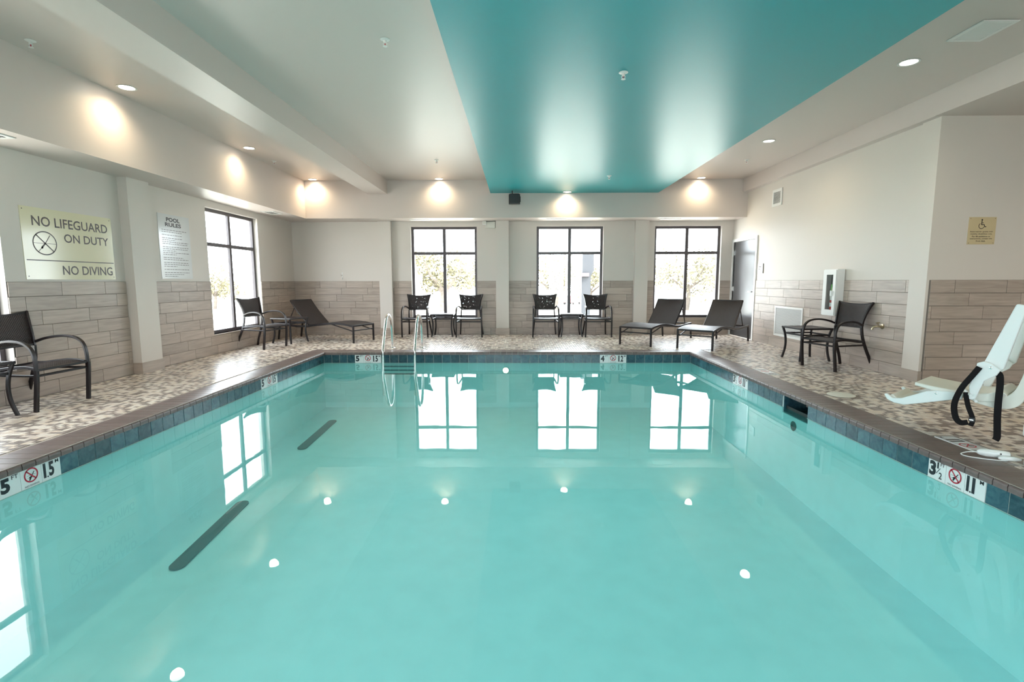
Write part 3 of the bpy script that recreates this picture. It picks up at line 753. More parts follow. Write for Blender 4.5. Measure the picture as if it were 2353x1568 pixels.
for x, y, lb in ((-2.16, 11.42, 'slim white vent in the soffit above the left back window'), (.84, 11.42, 'slim white vent in the soffit above the middle back window'), (3.33, 11.42, 'slim white vent in the soffit above the right back window')):
    grille('soffit_vent', lb, 'air vent', (x, y, ZS), (1, 0, 0), (0, 1, 0), (0, 0, -1), .43, .20, 5, .03, .01)
grille('soffit_vent', 'white vent in the left soffit above the far left window', 'air vent', (-4.84, 10.17, ZS), (0, 1, 0), (1, 0, 0), (0, 0, -1), .43, .25, 5, .03, .01)
grille('soffit_vent', 'white vent in the left soffit at the left photo edge', 'air vent', (-4.84, 4.70, ZS), (0, 1, 0), (1, 0, 0), (0, 0, -1), .43, .25, 5, .03, .01)

# speaker, emergency light, hook, faucet
S = thing('speaker', 'black box speaker hung under the far edge of the teal ceiling', 'speaker', (-.07, 10.86, 2.93))
MB().bevbox(-.118, .118, -.09, .09, -.098, .098, .018).build('cabinet', M_BLACK, S)
m = MB()
for k in range(9): m.box(-.10, .10, -.098, -.09, -.085+k*.02, -.073+k*.02)
m.build('grille', M_DARK, S)
MB().box(-.055, -.035, -.02, .02, .098, .166).box(.118, .128, -.02, .02, -.06, .05).build('bracket', M_BLACK, S)
E_ = thing('emergency_light', 'beige emergency light box with one square lamp above the left back window', 'emergency light', (-.65, YB, 2.50))
MB().bevbox(-.09, .14, -.09, -.0, -.07, .07, .01).build('housing', M_CREAMP, E_)
MB().box(-.147, -.063, -.15, -.10, -.01, .075).build('lamp_head', M_WHITE, E_); MB().box(-.135, -.075, -.154, -.15, .004, .062).build('lens', M_CREAMP, bpy.data.objects['lamp_head'])
H = thing('robe_hook', 'small white double hook on the back wall above the left lounger', 'hook', (-4.055, YB, 1.35))
MB().box(-.012, .012, -.006, 0, -.07, .09).build('plate', M_WHITE, H)
for z, s_ in ((.03, 1), (-.05, -1)):
    MB().sweep(crv([(0, -.004, z), (-.015*s_, -.05, z-.02), (-.02*s_, -.07, z+.02)], 5), .006, seg=8).build('prong', M_WHITE, H, True)
Fc = thing('hose_faucet', 'brass hose faucet on the right wall behind the wicker chair', 'faucet', (XR-.014, 6.83, .62))
MB().lathe([(.035, 0), (.035, .008), (.015, .012), (.015, .05)], (0, 0, 0), (-1, 0, 0), 16).build('flange', M_BRASS, Fc, True)
MB().sweep(crv([(-.03, 0, 0), (-.07, .01, 0), (-.10, .03, -.01), (-.11, .04, -.045)], 5), .013, seg=10).build('spout', M_BRASS, Fc, True)
MB().lathe([(.006, .0), (.006, .035), (.025, .037), (.025, .045), (.005, .047)], (-.055, 0, .01), (-.3, 0, 1), 12).build('handle', M_BRASS, Fc, True)

# ------------------------------------------------------------------ signs
# "no lifeguard" sign (faces +x; reader's right is +y)
T = tag(MB().box(XL, XL+.005, 5.338, 6.534, 1.262, 2.030).build('sign', M_SIGN), 'large cream sign reading NO LIFEGUARD ON DUTY, NO DIVING on the left wall', 'sign')
B = Board((XL+.005, 0, 0), (0, 1, 0), (0, 0, 1), T)
B.text('NO LIFEGUARD', 5.46, 6.465, 1.836, 1.942, M_GREYINK, .012); B.text('ON DUTY', 5.835, 6.465, 1.680, 1.778, M_GREYINK, .012)
B.text('NO DIVING', 5.778, 6.49, 1.314, 1.418, M_GREYINK, .012)
B.multi([bar(5.36, 1.469, 6.52, 1.469, .010)], M_GREYINK, 'rule')
B.multi(ring(5.592, 1.655, .145, .130, .012)+[bar(5.49, 1.745, 5.695, 1.565, .012), bar(5.45, 1.653, 5.735, 1.653, .004)], M_GREYINK, 'no_diving_symbol')
B.multi([bar(5.545, 1.60, 5.60, 1.66, .016), bar(5.60, 1.66, 5.66, 1.745, .008), disc(5.555, 1.608, .012), bar(5.50, 1.555, 5.545, 1.60, .006)], M_GREYINK, 'diver_symbol')
B.multi([disc(a, b, .006) for a in (5.365, 6.505) for b in (1.295, 2.0)], M_GREYINK, 'screw')
# pool rules
T = tag(MB().box(XL, XL+.005, 7.395, 8.10, 1.278, 2.223).build('sign', M_SIGN2), 'white POOL RULES board on the left wall between pilaster and window', 'sign')
B = Board((XL+.005, 0, 0), (0, 1, 0), (0, 0, 1), T)
B.text('POOL', 7.575, 7.875, 2.118, 2.178, M_INK, .035); B.text('RULES', 7.545, 7.90, 2.045, 2.102, M_INK, .03)
rng = random.Random(5); z = 1.99; lines = []
while z > 1.31:
    a = 7.46; e_ = rng.choice([8.03, 7.9, 8.04, 7.75, 8.02])
    while a < e_:
        q = min(e_, a+rng.uniform(.025, .07)); lines.append([(a, z), (q, z), (q, z+.007), (a, z+.007)]); a = q+.012
    z -= .028 if rng.random() < .7 else .045
B.multi(lines, M_GREYINK, 'fine_print')['kind'] = 'stuff'
# accessible seat sign on the return wall (faces -y; reader's right is +x)
T = tag(MB().box(5.281, 5.598, YR-.005, YR, 1.652, 1.966).build('sign', M_TAN), 'small tan sign with a wheelchair symbol on the right wall', 'sign')
B = Board((0, YR-.005, 0), (1, 0, 0), (0, 0, 1), T)
cx, cz = 5.437, 0
B.multi([disc(5.431, 1.935, .009)] + [bar(5.431, 1.926, 5.428, 1.876, .009), bar(5.430, 1.899, 5.452, 1.899, .006), bar(5.428, 1.879, 5.458, 1.879, .008), bar(5.457, 1.882, 5.471, 1.851, .008), bar(5.467, 1.852, 5.486, 1.856, .007)] + ring(5.429, 1.864, .034, .034, .006, 22, math.radians(120), math.radians(345)), M_INK, 'wheelchair_symbol')
for k, (t_, w_) in enumerate((('Reserved for guests with', .262), ('mobility disabilities only.', .255), ('For lift assistance or', .212), ('instructions, contact the', .256), ('front desk.', .112))):
    zz = 1.792-k*.0265; B.text(t_, 5.437-w_/2, 5.437+w_/2, zz-.004, zz+.014, M_GREYINK, .006)
B.multi([disc(a, b, .004) for a in (5.297, 5.582) for b in (1.668, 1.95)], M_GREYINK, 'screw')
# room plate beside the door
T = thing('door_plate', 'small square plate beside the grey door', 'sign', (XR, 10.40, 1.475))
MB().box(-.008, 0, -.115, .115, -.095, .095).build('plate', M_WHITE, T)
MB().box(-.012, 0, -.125, -.115, -.097, .097).build('edge', M_GREYINK, T)
B = Board((XR-.0082, 0, 0), (0, -1, 0), (0, 0, 1), None)
o = B.multi([[(-10.46, 1.50), (-10.36, 1.50), (-10.36, 1.512), (-10.46, 1.512)], [(-10.47, 1.46), (-10.38, 1.46), (-10.38, 1.468), (-10.47, 1.468)]], M_DIM, 'print')
o.parent = T; o.matrix_parent_inverse = Matrix.Translation((-XR, -10.40, -1.475))

# fire extinguisher cabinet and extinguisher
CB = thing('extinguisher_cabinet', 'white extinguisher cabinet with a glass door on the right wall', 'cabinet', (XR-.013, 7.865, 1.05))
m = MB()
for r in ((-.165, .165, .325, .35), (-.165, .165, -.35, -.325)): m.box(-.11, 0, r[0], r[1], r[2], r[3])
m.box(-.11, 0, -.165, -.14, -.325, .325).box(-.11, 0, .14, .165, -.325, .325).box(-.006, 0, -.14, .14, -.325, .325)
m.build('body', M_WHITE, CB)
MB().box(-.008, -.006, -.14, .14, -.325, .325).build('lining', pm('cabinet_lining', (.2, .2, .2), .7), CB)
m = MB()
for r in ((-.155, .155, .27, .34), (-.155, .155, -.34, -.26), (-.155, -.09, -.26, .27), (.075, .155, -.26, .27)): m.box(-.125, -.111, *r)
dr = m.build('door', M_WHITE, CB)
MB().box(-.119, -.117, -.09, .075, -.26, .27).build('pane', M_GLASS, dr)
MB().box(-.15, -.126, -.10, -.075, -.05, .03).build('handle', M_WHITEP, dr)
EX = thing('fire_extinguisher', 'red fire extinguisher inside the white wall cabinet', 'fire extinguisher', (XR-.066, 7.855, .735))
MB().lathe([(.040, .0), (.044, .01), (.044, .33), (.036, .37), (.016, .39), (.014, .42)], seg=20).build('cylinder', M_EXT, EX, True)
MB().lathe([(.0446, .10), (.0446, .16)], seg=20).lathe([(.0446, .20), (.0446, .31)], seg=20).build('label_band', M_WHITE, EX, True)
MB().box(-.012, .012, -.04, .04, .41, .43).box(-.008, .008, -.065, .02, .445, .455).box(-.01, .01, -.015, .015, .42, .45).build('lever', M_BLACK, EX)
MB().sweep(crv([(0, .02, .42), (0, .045, .40), (0, .05, .30), (0, .048, .15)], 5), .007, seg=8).build('hose', M_BLACK, EX, True)
MB().box(-.052, -.050, -.035, -.01, .30, .44).build('inspection_tag', M_GREEN, EX)

# ------------------------------------------------------------------ woven furniture
def sling(name, rows, parent, mat=M_WEAVE, th=.006):
    """rows: list of point rows (left->right); grid surface with metre UVs, given a small thickness"""
    me_ = bpy.data.meshes.new(name); R_, K_ = len(rows), len(rows[0])
    P = [[Vector(p) for p in r] for r in rows]
    nrm = (P[0][-1]-P[0][0]).cross(P[-1][0]-P[0][0]).normalized()*th
    v = [tuple(p) for r in P for p in r] + [tuple(p-nrm) for r in P for p in r]; f = []; n_ = R_*K_
    for i in range(R_-1):
        for k in range(K_-1):
            a = i*K_+k; f.append((a, a+1, a+K_+1, a+K_)); f.append((n_+a, n_+a+K_, n_+a+K_+1, n_+a+1))
    for k in range(K_-1):
        f.append((k, n_+k, n_+k+1, k+1)); a = (R_-1)*K_+k; f.append((a, a+1, n_+a+1, n_+a))
    for i in range(R_-1):
        a = i*K_; f.append((a, a+K_, n_+a+K_, n_+a)); a += K_-1; f.append((a, n_+a, n_+a+K_, a+K_))
    me_.from_pydata(v, [], f); me_.materials.append(mat)
    V = [0]; 
    for i in range(1, R_): V.append(V[-1]+(P[i][K_//2]-P[i-1][K_//2]).length)
    uvs = {}
    for i in range(R_):
        mid = P[i][K_//2]
        for k in range(K_):
            u = (P[i][k]-mid).length*(1 if k > K_//2 else -1); uvs[i*K_+k] = uvs[n_+i*K_+k] = (u+.5, V[i])
    ul = me_.uv_layers.new(name='UVMap')
    for lp in me_.loops: ul.data[lp.index].uv = uvs[lp.vertex_index]
    me_.update(); smooth_mesh(me_, 50)
    return link(name, me_, parent)
def make_chair(label, group=None):
    t = thing('armchair', label, 'chair', group=group)
    for s in (-1, 1):
        leg = crv([(s*.285, -.275, 0), (s*.283, -.288, .12), (s*.280, -.305, .27), (s*.278, -.312, .40), (s*.276, -.305, .53), (s*.275, -.27, .615), (s*.272, -.19, .662), (s*.265, -.06, .675), (s*.245, .08, .655), (s*.222, .19, .615)], 5)
        MB().sweep(leg[:16], .030, .040, (1, 0, 0)).build('leg', M_FRAME, t, True)
        MB().sweep(leg[15:], .034, .024, (1, 0, 0)).build('armrest', M_FRAME, t, True)
        MB().sweep(crv([(s*.265, .375, 0), (s*.25, .325, .14), (s*.235, .255, .30), (s*.222, .205, .45), (s*.212, .19, .58)], 5), .026, .038, (1, 0, 0)).build('leg', M_FRAME, t, True)
        MB().sweep(crv([(s*.212, .19, .58), (s*.214, .20, .66), (s*.225, .225, .76), (s*.246, .262, .86), (s*.268, .295, .93)], 5), .022, .036, (1, 0, 0)).build('back_post', M_FRAME, t, True)
        MB().sweep(crv([(s*.255, -.30, .405), (s*.252, -.18, .425), (s*.248, -.02, .415), (s*.242, .12, .395), (s*.232, .21, .395)], 5), .022, .030, (1, 0, 0)).build('seat_rail', M_FRAME, t, True)
        MB().sweep([(s*.268, -.295, .345), (s*.24, .235, .345)], .018, .022, (1, 0, 0)).build('stretcher', M_FRAME, t)
    MB().sweep([(-.265, -.30, .345), (.265, -.30, .345)], .022, .022, (0, 1, 0)).build('stretcher', M_FRAME, t)
    MB().sweep([(-.265, -.305, .402), (.265, -.305, .402)], .026, .026, (0, 1, 0)).build('seat_rail', M_FRAME, t)
    MB().sweep([(-.232, .212, .395), (.232, .212, .395)], .022, .026, (0, 1, 0)).build('seat_rail', M_FRAME, t)
    MB().sweep(crv([(-.268, .295, .925), (-.14, .31, .905), (0, .315, .898), (.14, .31, .905), (.268, .295, .925)], 4), .026, .022, (0, 1, 0)).build('top_rail', M_FRAME, t, True)
    MB().sweep([(-.212, .195, .592), (.212, .195, .592)], .024, .024, (0, 1, 0)).build('lower_rail', M_FRAME, t)
    rows = []
    for y_, z_ in [(-.295, .409), (-.24, .424), (-.16, .430), (-.06, .425), (.04, .412), (.13, .400), (.21, .400)]:
        hw = .250-.03*(y_+.3)/.5; rows.append([(hw*q/4, y_, z_-.012*(1-(q/4)**2)) for q in range(-4, 5)])
    sling('seat', rows, t)
    rows = []
    for z_, y_, hw in [(.60, .192, .205), (.66, .200, .208), (.73, .216, .214), (.79, .236, .224), (.85, .258, .238), (.905, .282, .255)]:
        dip = .020*max(0, (z_-.6)/.3)
        rows.append([(hw*q/5, y_+.014*(1-(q/5)**2), z_-dip*(1-(q/5)**2)+(.008 if z_ > .9 else 0)) for q in range(-5, 6)])
    sling('backrest', rows, t)
    return t
def make_table(label, group=None):
    t = thing('side_table', label, 'table', group=group)
    hw = .255
    for sx in (-1, 1):
        for sy in (-1, 1):
            pts = crv([(sx*.235, sy*.235, 0), (sx*.212, sy*.212, .13), (sx*.205, sy*.205, .25), (sx*.215, sy*.215, .38), (sx*.24, sy*.24, .495)], 5)
            MB().sweep(pts, .030, .030, (1, 0, 0)).build('leg', M_FRAME, t, True)
    for s in (-1, 1):
        MB().sweep([(-hw, s*(hw-.014), .497), (hw, s*(hw-.014), .497)], .028, .026, (0, 1, 0)).build('top_rail', M_FRAME, t)
        MB().sweep([(s*(hw-.014), -hw+.028, .497), (s*(hw-.014), hw-.028, .497)], .028, .026, (1, 0, 0)).build('top_rail', M_FRAME, t)
        MB().sweep([(-.215, s*.213, .40), (.215, s*.213, .40)], .018, .024, (0, 1, 0)).build('stretcher', M_FRAME, t)
        MB().sweep([(s*.213, -.2, .40), (s*.213, .2, .40)], .018, .024, (1, 0, 0)).build('stretcher', M_FRAME, t)
    sling('tabletop', [[(q/4*(hw-.028), p/4*(hw-.028), .506) for q in range(-4, 5)] for p in range(-4, 5)], t)
    return t
def make_lounger(label, group=None):
    t = thing('sun_lounger', label, 'sun lounger', group=group); HW = .32
    prof = [(-.98, .335), (-.8, .365), (-.6, .380), (-.4, .378), (-.2, .362), (0, .335), (.2, .310), (.45, .300), (.7, .312), (.96, .318)]
    for s in (-1, 1):
        MB().sweep(crv([(s*HW, y_, z_) for y_, z_ in prof], 4), .026, .040, (1, 0, 0)).build('side_rail', M_FRAME, t, True)
        MB().sweep(crv([(s*HW, -.975, .355), (s*HW, -.975, .2), (s*HW, -.975, 0)], 2), .034, .034, (1, 0, 0)).build('leg', M_FRAME, t, True)
        MB().sweep(crv([(s*HW, .94, .335), (s*HW, .965, .2), (s*HW, 1.0, 0)], 4), .034, .034, (1, 0, 0)).build('leg', M_FRAME, t, True)
        MB().sweep([(s*(HW-.025), -.96, .235), (s*(HW-.02), -.42, .365)], .016, .020, (1, 0, 0)).build('brace', M_FRAME, t)
        MB().sweep(crv([(s*(HW-.03), .19, .335), (s*(HW-.03), .36, .50), (s*(HW-.03), .52, .67), (s*(HW-.03), .65, .835)], 4), .022, .030, (1, 0, 0)).build('back_frame', M_FRAME, t, True)
        MB().sweep([(s*(HW-.05), .56, .70), (s*(HW-.05), .78, .315)], .014, .016, (1, 0, 0)).build('back_strut', M_FRAME, t)
    MB().sweep([(-HW, -.98, .345), (HW, -.98, .345)], .026, .034, (0, 1, 0)).build('end_rail', M_FRAME, t)
    MB().sweep([(-HW, -.975, .25), (HW, -.975, .25)], .020, .022, (0, 1, 0)).build('stretcher', M_FRAME, t)
    MB().sweep([(-HW, .95, .318), (HW, .95, .318)], .026, .030, (0, 1, 0)).build('end_rail', M_FRAME, t)
    MB().sweep([(-HW, .20, .300), (HW, .20, .300)], .024, .024, (0, 1, 0)).build('stretcher', M_FRAME, t)
    MB().sweep([(-HW+.03, .65, .835), (HW-.03, .65, .835)], .022, .026, (0, 1, 0)).build('top_rail', M_FRAME, t)
    rows = []
    for p in crv([(0, -.965, .358), (0, -.8, .388), (0, -.6, .402), (0, -.4, .400), (0, -.2, .384), (0, 0, .357), (0, .17, .338)], 2): rows.append([(q/4*(HW-.012), p.y, p.z-.008*(1-(q/4)**2)) for q in range(-4, 5)])
    sling('seat', rows, t)
    rows = []
    for p in crv([(0, .175, .338), (0, .34, .505), (0, .50, .672), (0, .64, .842)], 2): rows.append([(q/4*(HW-.04), p.y+.01*(1-(q/4)**2), p.z-.01*(1-(q/4)**2)) for q in range(-4, 5)])
    sling('backrest', rows, t)
    return t
GC = 'dark woven armchairs on the pool deck'
ch = make_chair('dark woven armchair under the left back window, left of the side table', GC)
yc = 11.405
ch.location = (-2.27, yc, 0)
dup(ch, (-1.075, yc, 0), 0, 'dark woven armchair under the left back window, right of the side table')
dup(ch, (.615, yc, 0), 0, 'dark woven armchair under the middle back window, left of the side table')
dup(ch, (1.77, yc, 0), 0, 'dark woven armchair under the middle back window, right of the side table')
dup(ch, (-4.80, 9.45, 0), math.radians(74), 'dark woven armchair in front of the far left window, turned toward the pool')
dup(ch, (-4.855, 4.975, 0), math.radians(88), 'large near armchair at the left photo edge below the cream sign')
dup(ch, (4.50, 7.19, 0), math.radians(-76), 'dark woven armchair by the extinguisher cabinet on the right deck')
GT = 'dark side tables on the pool deck'
tb = make_table('dark side table between the two chairs under the left back window', GT)
tb.location = (-1.68, 11.43, 0)
dup(tb, (1.19, 11.43, 0), 0, 'dark side table between the two chairs under the middle back window')
dup(tb, (-4.62, 10.22, 0), math.radians(-20), 'dark side table between the left window chair and the corner lounger')
dup(tb, (4.53, 7.99, 0), math.radians(4), 'dark side table beside the armchair on the right deck')
dup(tb, (-4.90, 4.34, 0), math.radians(0), 'dark side table cut off by the left photo edge')
GL = 'dark woven sun loungers'
ln = make_lounger('dark woven sun lounger in the far left corner', GL)
def put_l(o, foot, d):
    d = Vector(d).normalized(); c = Vector(foot)+d*.975; return (c.x, c.y, 0), math.atan2(-d.x, d.y)
ln.location, rz = put_l(ln, (-3.17, 10.36), (-.93, .36)); ln.rotation_euler = (0, 0, rz)
l_, r_ = put_l(ln, (2.24, 9.68), (.64, .77)); dup(ln, l_, r_, 'dark woven sun lounger in front of the right back window')
l_, r_ = put_l(ln, (3.18, 9.12), (.655, .755)); dup(ln, l_, r_, 'dark woven sun lounger in front of the grey door')

# ------------------------------------------------------------------ pool lift (x forward, y toward the camera side)
LA = math.atan2(.784, -.62)
LF = thing('pool_lift', 'white pool lift chair with black straps at the right edge', 'pool lift', (3.45, 3.70, 0), LA)
def bev(o, w_=.008, seg=2):
    b_ = o.modifiers.new('bevel', 'BEVEL'); b_.width = w_; b_.segments = seg; b_.limit_method = 'ANGLE'; b_.angle_limit = math.radians(35)
    smooth_mesh(o.data, 35); return o
SW = .46
pan = crv([(.44, 0, .422), (.38, 0, .412), (.28, 0, .402), (.12, 0, .392), (.02, 0, .40), (-.06, 0, .44)], 4)
und = crv([(-.10, 0, .41), (-.06, 0, .355), (.05, 0, .335), (.13, 0, .352), (.30, 0, .368), (.40, 0, .388), (.442, 0, .395)], 4)
bev(MB().prism([(p.x, p.z) for p in pan]+[(p.x, p.z) for p in und], -SW, -.02, 'y').build('seat_pan', M_CREAMP, LF))
ou = crv([(.06, 0, .318), (-.04, 0, .300), (-.13, 0, .315), (-.185, 0, .38), (-.215, 0, .55), (-.245, 0, .78), (-.262, 0, .955), (-.245, 0, .985)], 4)
inn = crv([(-.225, 0, .97), (-.205, 0, .80), (-.17, 0, .58), (-.13, 0, .44), (-.06, 0, .385), (.06, 0, .375)], 4)
bev(MB().prism([(p.x, p.z) for p in ou]+[(p.x, p.z) for p in inn], -SW+.01, -.03, 'y').build('backrest', M_CREAMP, LF), .012)
for y0 in (0, -SW):
    dx, dz = .36, -.12
    bev(MB().prism([(-.010, .575), (.045, .622), (.030, .665), (-.095, 1.062), (-.105, 1.068), (-.155, 1.056), (-.150, 1.02), (-.070, .60), (-.045, .572)], y0-.04, y0, 'y').build('back_rail', M_WHITEP, LF), .006)
    bev(MB().prism([(.072, .628), (.035, .645), (-.005, .632), (-.058, .592), (-.040, .550), (.022, .500), (.040, .44), (.066, .345), (.106, .352), (.098, .40), (.105, .45), (.082, .54)], y0+.002, y0+.030, 'y').build('side_bracket', M_WHITEP, LF), .005)
    MB().lathe([(.009, 0), (.009, .005), (.004, .007)], (-.005, y0+.030, .602), (0, 1, 0), 12).build('bolt', M_STEEL, LF, True)
for s_, z_ in ((.10, .392), (.066, .352)):
    MB().sweep([(s_+.03, -.03, z_+.012), (s_-.015, .055, z_-.006)], .010, seg=10).build('peg', M_WHITEP, LF, True)
legp = [(.636, .292), (.612, .252), (.565, .232), (.495, .226), (.38, .262), (.20, .322), (.14, .338), (.14, .372), (.20, .385), (.297, .378), (.36, .364), (.435, .320), (.515, .278), (.575, .268), (.618, .300)]
for y0 in (0, -SW+.03):
    bev(MB().prism(legp, y0-.03, y0, 'y').build('leg_rest_arm', M_WHITEP, LF), .005)
    MB().lathe([(.008, 0), (.008, .004), (.004, .006)], (.297, y0, .358), (0, 1, 0), 12).build('bolt', M_STEEL, LF, True)
bev(MB().prism([(.60, .285), (.56, .252), (.49, .246), (.38, .282), (.25, .322), (.25, .337), (.38, .300), (.49, .264), (.55, .268), (.585, .297)], -SW+.03, -.03, 'y').build('leg_rest', M_CREAMP, LF), .004)
# straps
def strap(pts, w_, label=None):
    o_ = MB().sweep(crv(pts, 5), w_, .004, (1, 0, 0)).build('strap', M_WEB, LF, True)
    return o_
MB().sweep(crv([(.055, .034, .60), (.085, .045, .54), (.14, .055, .43), (.170, .06, .31), (.157, .06, .21), (.125, .06, .172), (.085, .055, .182)], 6), .030, .036, (0, 1, 0)).build('strap', M_WEB, LF, True)
MB().sweep(crv([(.118, .03, .40), (.108, .035, .35), (.090, .045, .29), (.066, .055, .235), (.058, .058, .20), (.066, .06, .16)], 5), .028, .028, (0, 1, 0)).build('strap', M_WEB, LF, True)
bk = MB().box(.045, .078, .050, .082, .195, .225).build('buckle', M_BLACK, LF)
MB().box(.050, .072, .082, .085, .206, .213).build('buckle_bar', M_STEEL, bk)
MB().sweep(crv([(-.015, -.02, .555), (-.048, .005, .56), (-.060, .012, .50), (-.062, .014, .35), (-.066, .014, .24), (-.072, .014, .16), (-.076, .014, .10), (-.068, .012, .075)], 6), .012, .040, (0, 1, 0)).build('strap', M_WEB, LF, True)
# label sheet on the back of the seat
Rb = Vector((0, -1, 0)); d0, d1 = Vector((-.2245, 0, .60)), Vector((-.2545, 0, .86)); Ub = (d1-d0).normalized()
lb = Board(d0+Vector((0, -.085, 0))+Vector((-.010, 0, 0)), Rb, Ub, None)
o = lb.shape([(0, 0), (.25, 0), (.25, .255), (0, .255)], M_SIGN2, 'warning_label', 0); o.parent = LF
lb.p = o
lb.multi([bar(.02, .234, .034, .234, .006), bar(.04, .234, .085, .234, .010)], M_INK, 'fine_print'); lb.multi([[(.012, .168), (.24, .168), (.24, .178), (.012, .178)]], M_RED, 'red_bar')
lb.multi([[(.012, .105), (.24, .105), (.24, .115), (.012, .115)], [(.016, .184), (.040, .184), (.028, .206)]], M_YEL, 'yellow_print')
lb.multi([bar(.028, .188, .028, .200, .003)], M_INK, 'warning_mark', .0016); lb.multi([bar(.01, .06, .24, .06, .0012), bar(.01, .06, .01, .20, .0012), bar(.05, .20, .2, .20, .002), bar(.05, .193, .18, .193, .002)]+[bar(.02, q, .2, q, .002) for q in (.155, .147, .139, .09, .08, .07)], M_DIM, 'fine_print')['kind'] = 'stuff'
o.location = (0, 0, 0)
# arm, mast and base of the lift, to the right of the picture
MB().sweep([(-.27, -.22, .80), (-.42, -.30, .80), (-.62, -.62, .82)], .055, .07, (0, 0, 1)).build('support_arm', M_WHITEP, LF)
MB().sweep([(-.66, -.70, .10), (-.66, -.70, .95)], .09, .09, (1, 0, 0)).build('mast', M_WHITEP, LF)
bev(MB().box(-.95, -.15, -.95, -.45, .03, .14).build('base', M_WHITEP, LF), .02)
# foot of the lift whose nose reaches into the picture
FT = Vector((3.405, 3.30, 0)); ct, st_ = math.cos(LA), math.sin(LA)
dl = FT-Vector((3.45, 3.70, 0)); fx, fy_ = dl.x*ct+dl.y*st_, -dl.x*st_+dl.y*ct
bev(MB().prism([(fx-.0, fy_+.06), (fx+.03, fy_+.02), (fx+.03, fy_-.04), (fx, fy_-.07), (fx-.30, fy_-.20), (fx-.34, fy_-.05)], .0, .075, 'z').build('foot', M_WHITEP, LF), .015)
MB().lathe([(.022, 0), (.026, .004), (.022, .008)], (fx+.012, fy_-.02, .04), (.9, .3, 0), 14).build('foot_cap', M_BLACK, LF, True)
# hand remote lying on the coping
RM = thing('lift_remote', 'white hand remote with a looped cable lying by the pool edge', 'remote control', (3.335, 3.47, .03), math.radians(-28))
m = MB().sweep([(-.10, 0, 0), (-.085, 0, 0), (-.05, 0, 0), (0, 0, 0), (.05, 0, 0), (.07, 0, 0), (.078, 0, 0)], [.012, .024, .030, .031, .030, .026, .012], seg=16)
m.v = [(x, y_*.8, z_*.9) for x, y_, z_ in m.v]
m.build('handset', M_WHITEP, RM, True)
MB().lathe([(.005, 0), (.005, .002)], (.02, -.024, .008), (0, -1, .2), 10).build('button', M_DIM, RM)
MB().sweep(crv([(-.10, 0, -.002), (-.15, .005, -.012), (-.19, -.02, -.024), (-.17, -.06, -.026), (-.09, -.075, -.026), (.0, -.07, -.026), (.05, -.055, -.024)], 6), .0035, seg=8).build('cable', M_WHITEP, RM, True)
m = MB().sweep([(-.0, -.055, -.012), (.02, -.055, -.010), (.09, -.045, -.010), (.12, -.04, -.012)], [.008, .016, .016, .010], seg=12)
m.build('plug', M_WHITEP, RM, True)

# ------------------------------------------------------------------ outside
land = MB().box(-60, 60, YB+.3, 18, -.4, -.15).quadbox([(-60,18,-.4),(60,18,-.4),(60,80,-2.8),(-60,80,-2.8),(-60,18,-.15),(60,18,-.15),(60,80,-2.4),(-60,80,-2.4)]).box(-60, XL-.4, -30, YB+.3, -.4, -.15).box(XL-.4, 40, -30, YN-.3, -.4, -.15)
struct(land.build('ground', M_LAND), 'pale paved ground outside')
def tree(label, x, y, z0, h, r, seed, trunk=.28):
    t = thing('tree', label, 'tree', (x, y, z0), 0, 'trees beyond the windows'); rg = random.Random(seed)
    tops = []
    m_ = MB().sweep(crv([(0, 0, 0), (.05*r, 0, h*.25), (-.04*r, .05, h*.6)], 5), [trunk*.5*(1-.06*k) for k in range(11)], seg=8)
    for k in range(6):
        a = k*1.05+rg.random(); e_ = (math.cos(a)*r*.6, math.sin(a)*r*.6, h*rg.uniform(.5, .8))
        m_.sweep(crv([(0, 0, h*.3), (e_[0]*.5, e_[1]*.5, h*.45), e_], 4), [trunk*.22*(1-.09*q) for q in range(9)], seg=6)
    m_.build('trunk', M_BARK, t, True)
    v = []; f = []
    blobs = [(rg.uniform(-.6, .6)*r, rg.uniform(-.6, .6)*r, h*rg.uniform(.38, .82), r*rg.uniform(.30, .5)) for _ in range(13)]
    for (bx_, by_, bz_, br_) in blobs:
        for _ in range(170):
            u_ = Vector((rg.gauss(0, 1), rg.gauss(0, 1), rg.gauss(0, 1))).normalized()*br_*rg.uniform(.6, 1.05)
            c = Vector((bx_, by_, bz_))+Vector((u_.x, u_.y, u_.z*.8)); s_ = h*rg.uniform(.018, .034)
            a = Vector((rg.gauss(0, 1), rg.gauss(0, 1), rg.gauss(0, 1))).normalized(); b_ = a.orthogonal().normalized()
            k = len(v); v += [tuple(c-a*s_), tuple(c+b_*s_*.6), tuple(c+a*s_), tuple(c-b_*s_*.6)]; f.append((k, k+1, k+2, k+3))
    me_ = bpy.data.meshes.new('crown'); me_.from_pydata(v, [], f); me_.materials.append(M_LEAF); me_.update(); o_ = link('crown', me_, t); return t
def gz(y_): return -.15 if y_ < 18 else -.15-(y_-18)*2.25/62
tree('tree with a forked trunk seen through the left back window', -4.7, 32, gz(32), 4.1, 2.1, 1, .8)
tree('smaller tree at the right side of the left back window', -2.6, 38, gz(38), 4.1, 2.3, 2, .6)
tree('tree seen in the left half of the middle back window', 2.6, 36, gz(36), 4.0, 2.7, 3, .4)
tree('tree behind the grey column in the middle back window', 5.6, 40, gz(40), 3.7, 2.2, 4, .4)
tree('tree seen in the left half of the right back window', 11.2, 34, gz(34), 4.3, 2.7, 5, .4)
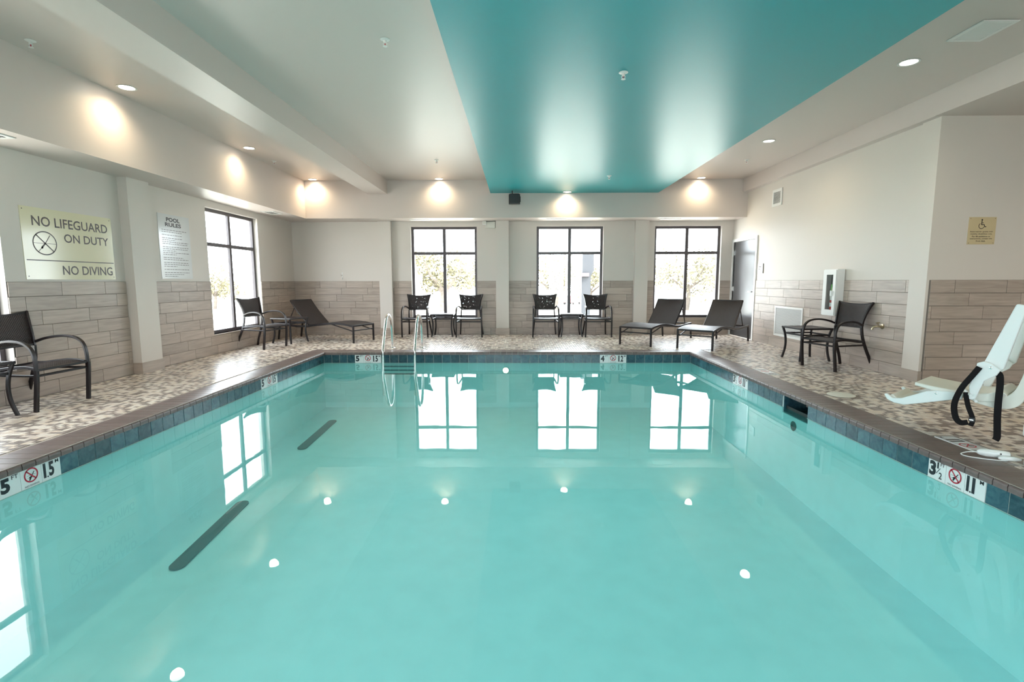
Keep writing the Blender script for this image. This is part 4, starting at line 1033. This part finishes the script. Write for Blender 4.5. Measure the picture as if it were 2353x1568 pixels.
tree('low tree seen in the right half of the right back window', 15.2, 38, gz(38), 3.5, 2.6, 6, .4)
tree('low tree far beyond the far left window', -24, 40, gz(40), 3.6, 2.6, 8, .3)
HD = thing('hedge_wall', 'low grey boundary wall beyond the right back window', 'wall', (14.5, 33, gz(33)))
MB().box(-3.2, 3.2, -.15, .15, 0, .75).build('wall_run', M_EXTW, HD); MB().box(-3.3, 3.3, -.2, .2, .75, .82).build('cap', M_EXTW, HD)
CL = thing('canopy_column', 'grey outdoor column with a lamp bracket beyond the middle back window', 'column', (2.64, 20.0, gz(20)))
MB().box(-.17, .17, -.2, .2, 0, 1.62).build('shaft', M_STONE, CL); MB().prism([(-.17, 1.62), (.17, 1.62), (.29, 1.86), (-.15, 1.86)], -.2, .2, 'y').build('haunch', M_STONE, CL); MB().box(-.15, .29, -.2, .2, 1.86, 2.46).build('head', M_STONE, CL)
MB().prism([(-.31, 1.40), (-.25, 1.37), (-.17, 1.62), (.10, 1.62), (.10, 1.76), (-.18, 1.76)], -.30, -.2, 'y').build('lamp_bracket', M_BRONZE, CL)
RC = thing('bike_rack', 'thin grey hoop standing outside the middle back window', 'rack', (1.33, 14.2, -.15))
MB().sweep(crv([(-.24, 0, 0), (-.24, 0, .25), (-.12, 0, .42), (0, 0, .45), (.12, 0, .42), (.24, 0, .25), (.24, 0, 0)], 6), .02, seg=8).build('hoop', M_STONE, RC, True)
CA = thing('car', 'distant red car seen through the middle back window', 'car', (7.9, 74, gz(74)), math.radians(58))
bev(MB().prism([(-1.6, .3), (1.6, .3), (1.6, .75), (.9, .85), (.5, 1.3), (-.9, 1.3), (-1.5, .85)], -.8, .8, 'y').build('body', M_CAR, CA), .05)
MB().prism([(-1.3, .88), (.75, .88), (.42, 1.22), (-.85, 1.22)], -.81, .81, 'y').build('side_windows', M_BLACK, CA)
for x in (-1.0, 1.0):
    for y_ in (-.82, .62): MB().lathe([(.3, 0), (.3, .2)], (x, y_, .3), (0, 1, 0), 16).build('wheel', M_BLACK, CA)
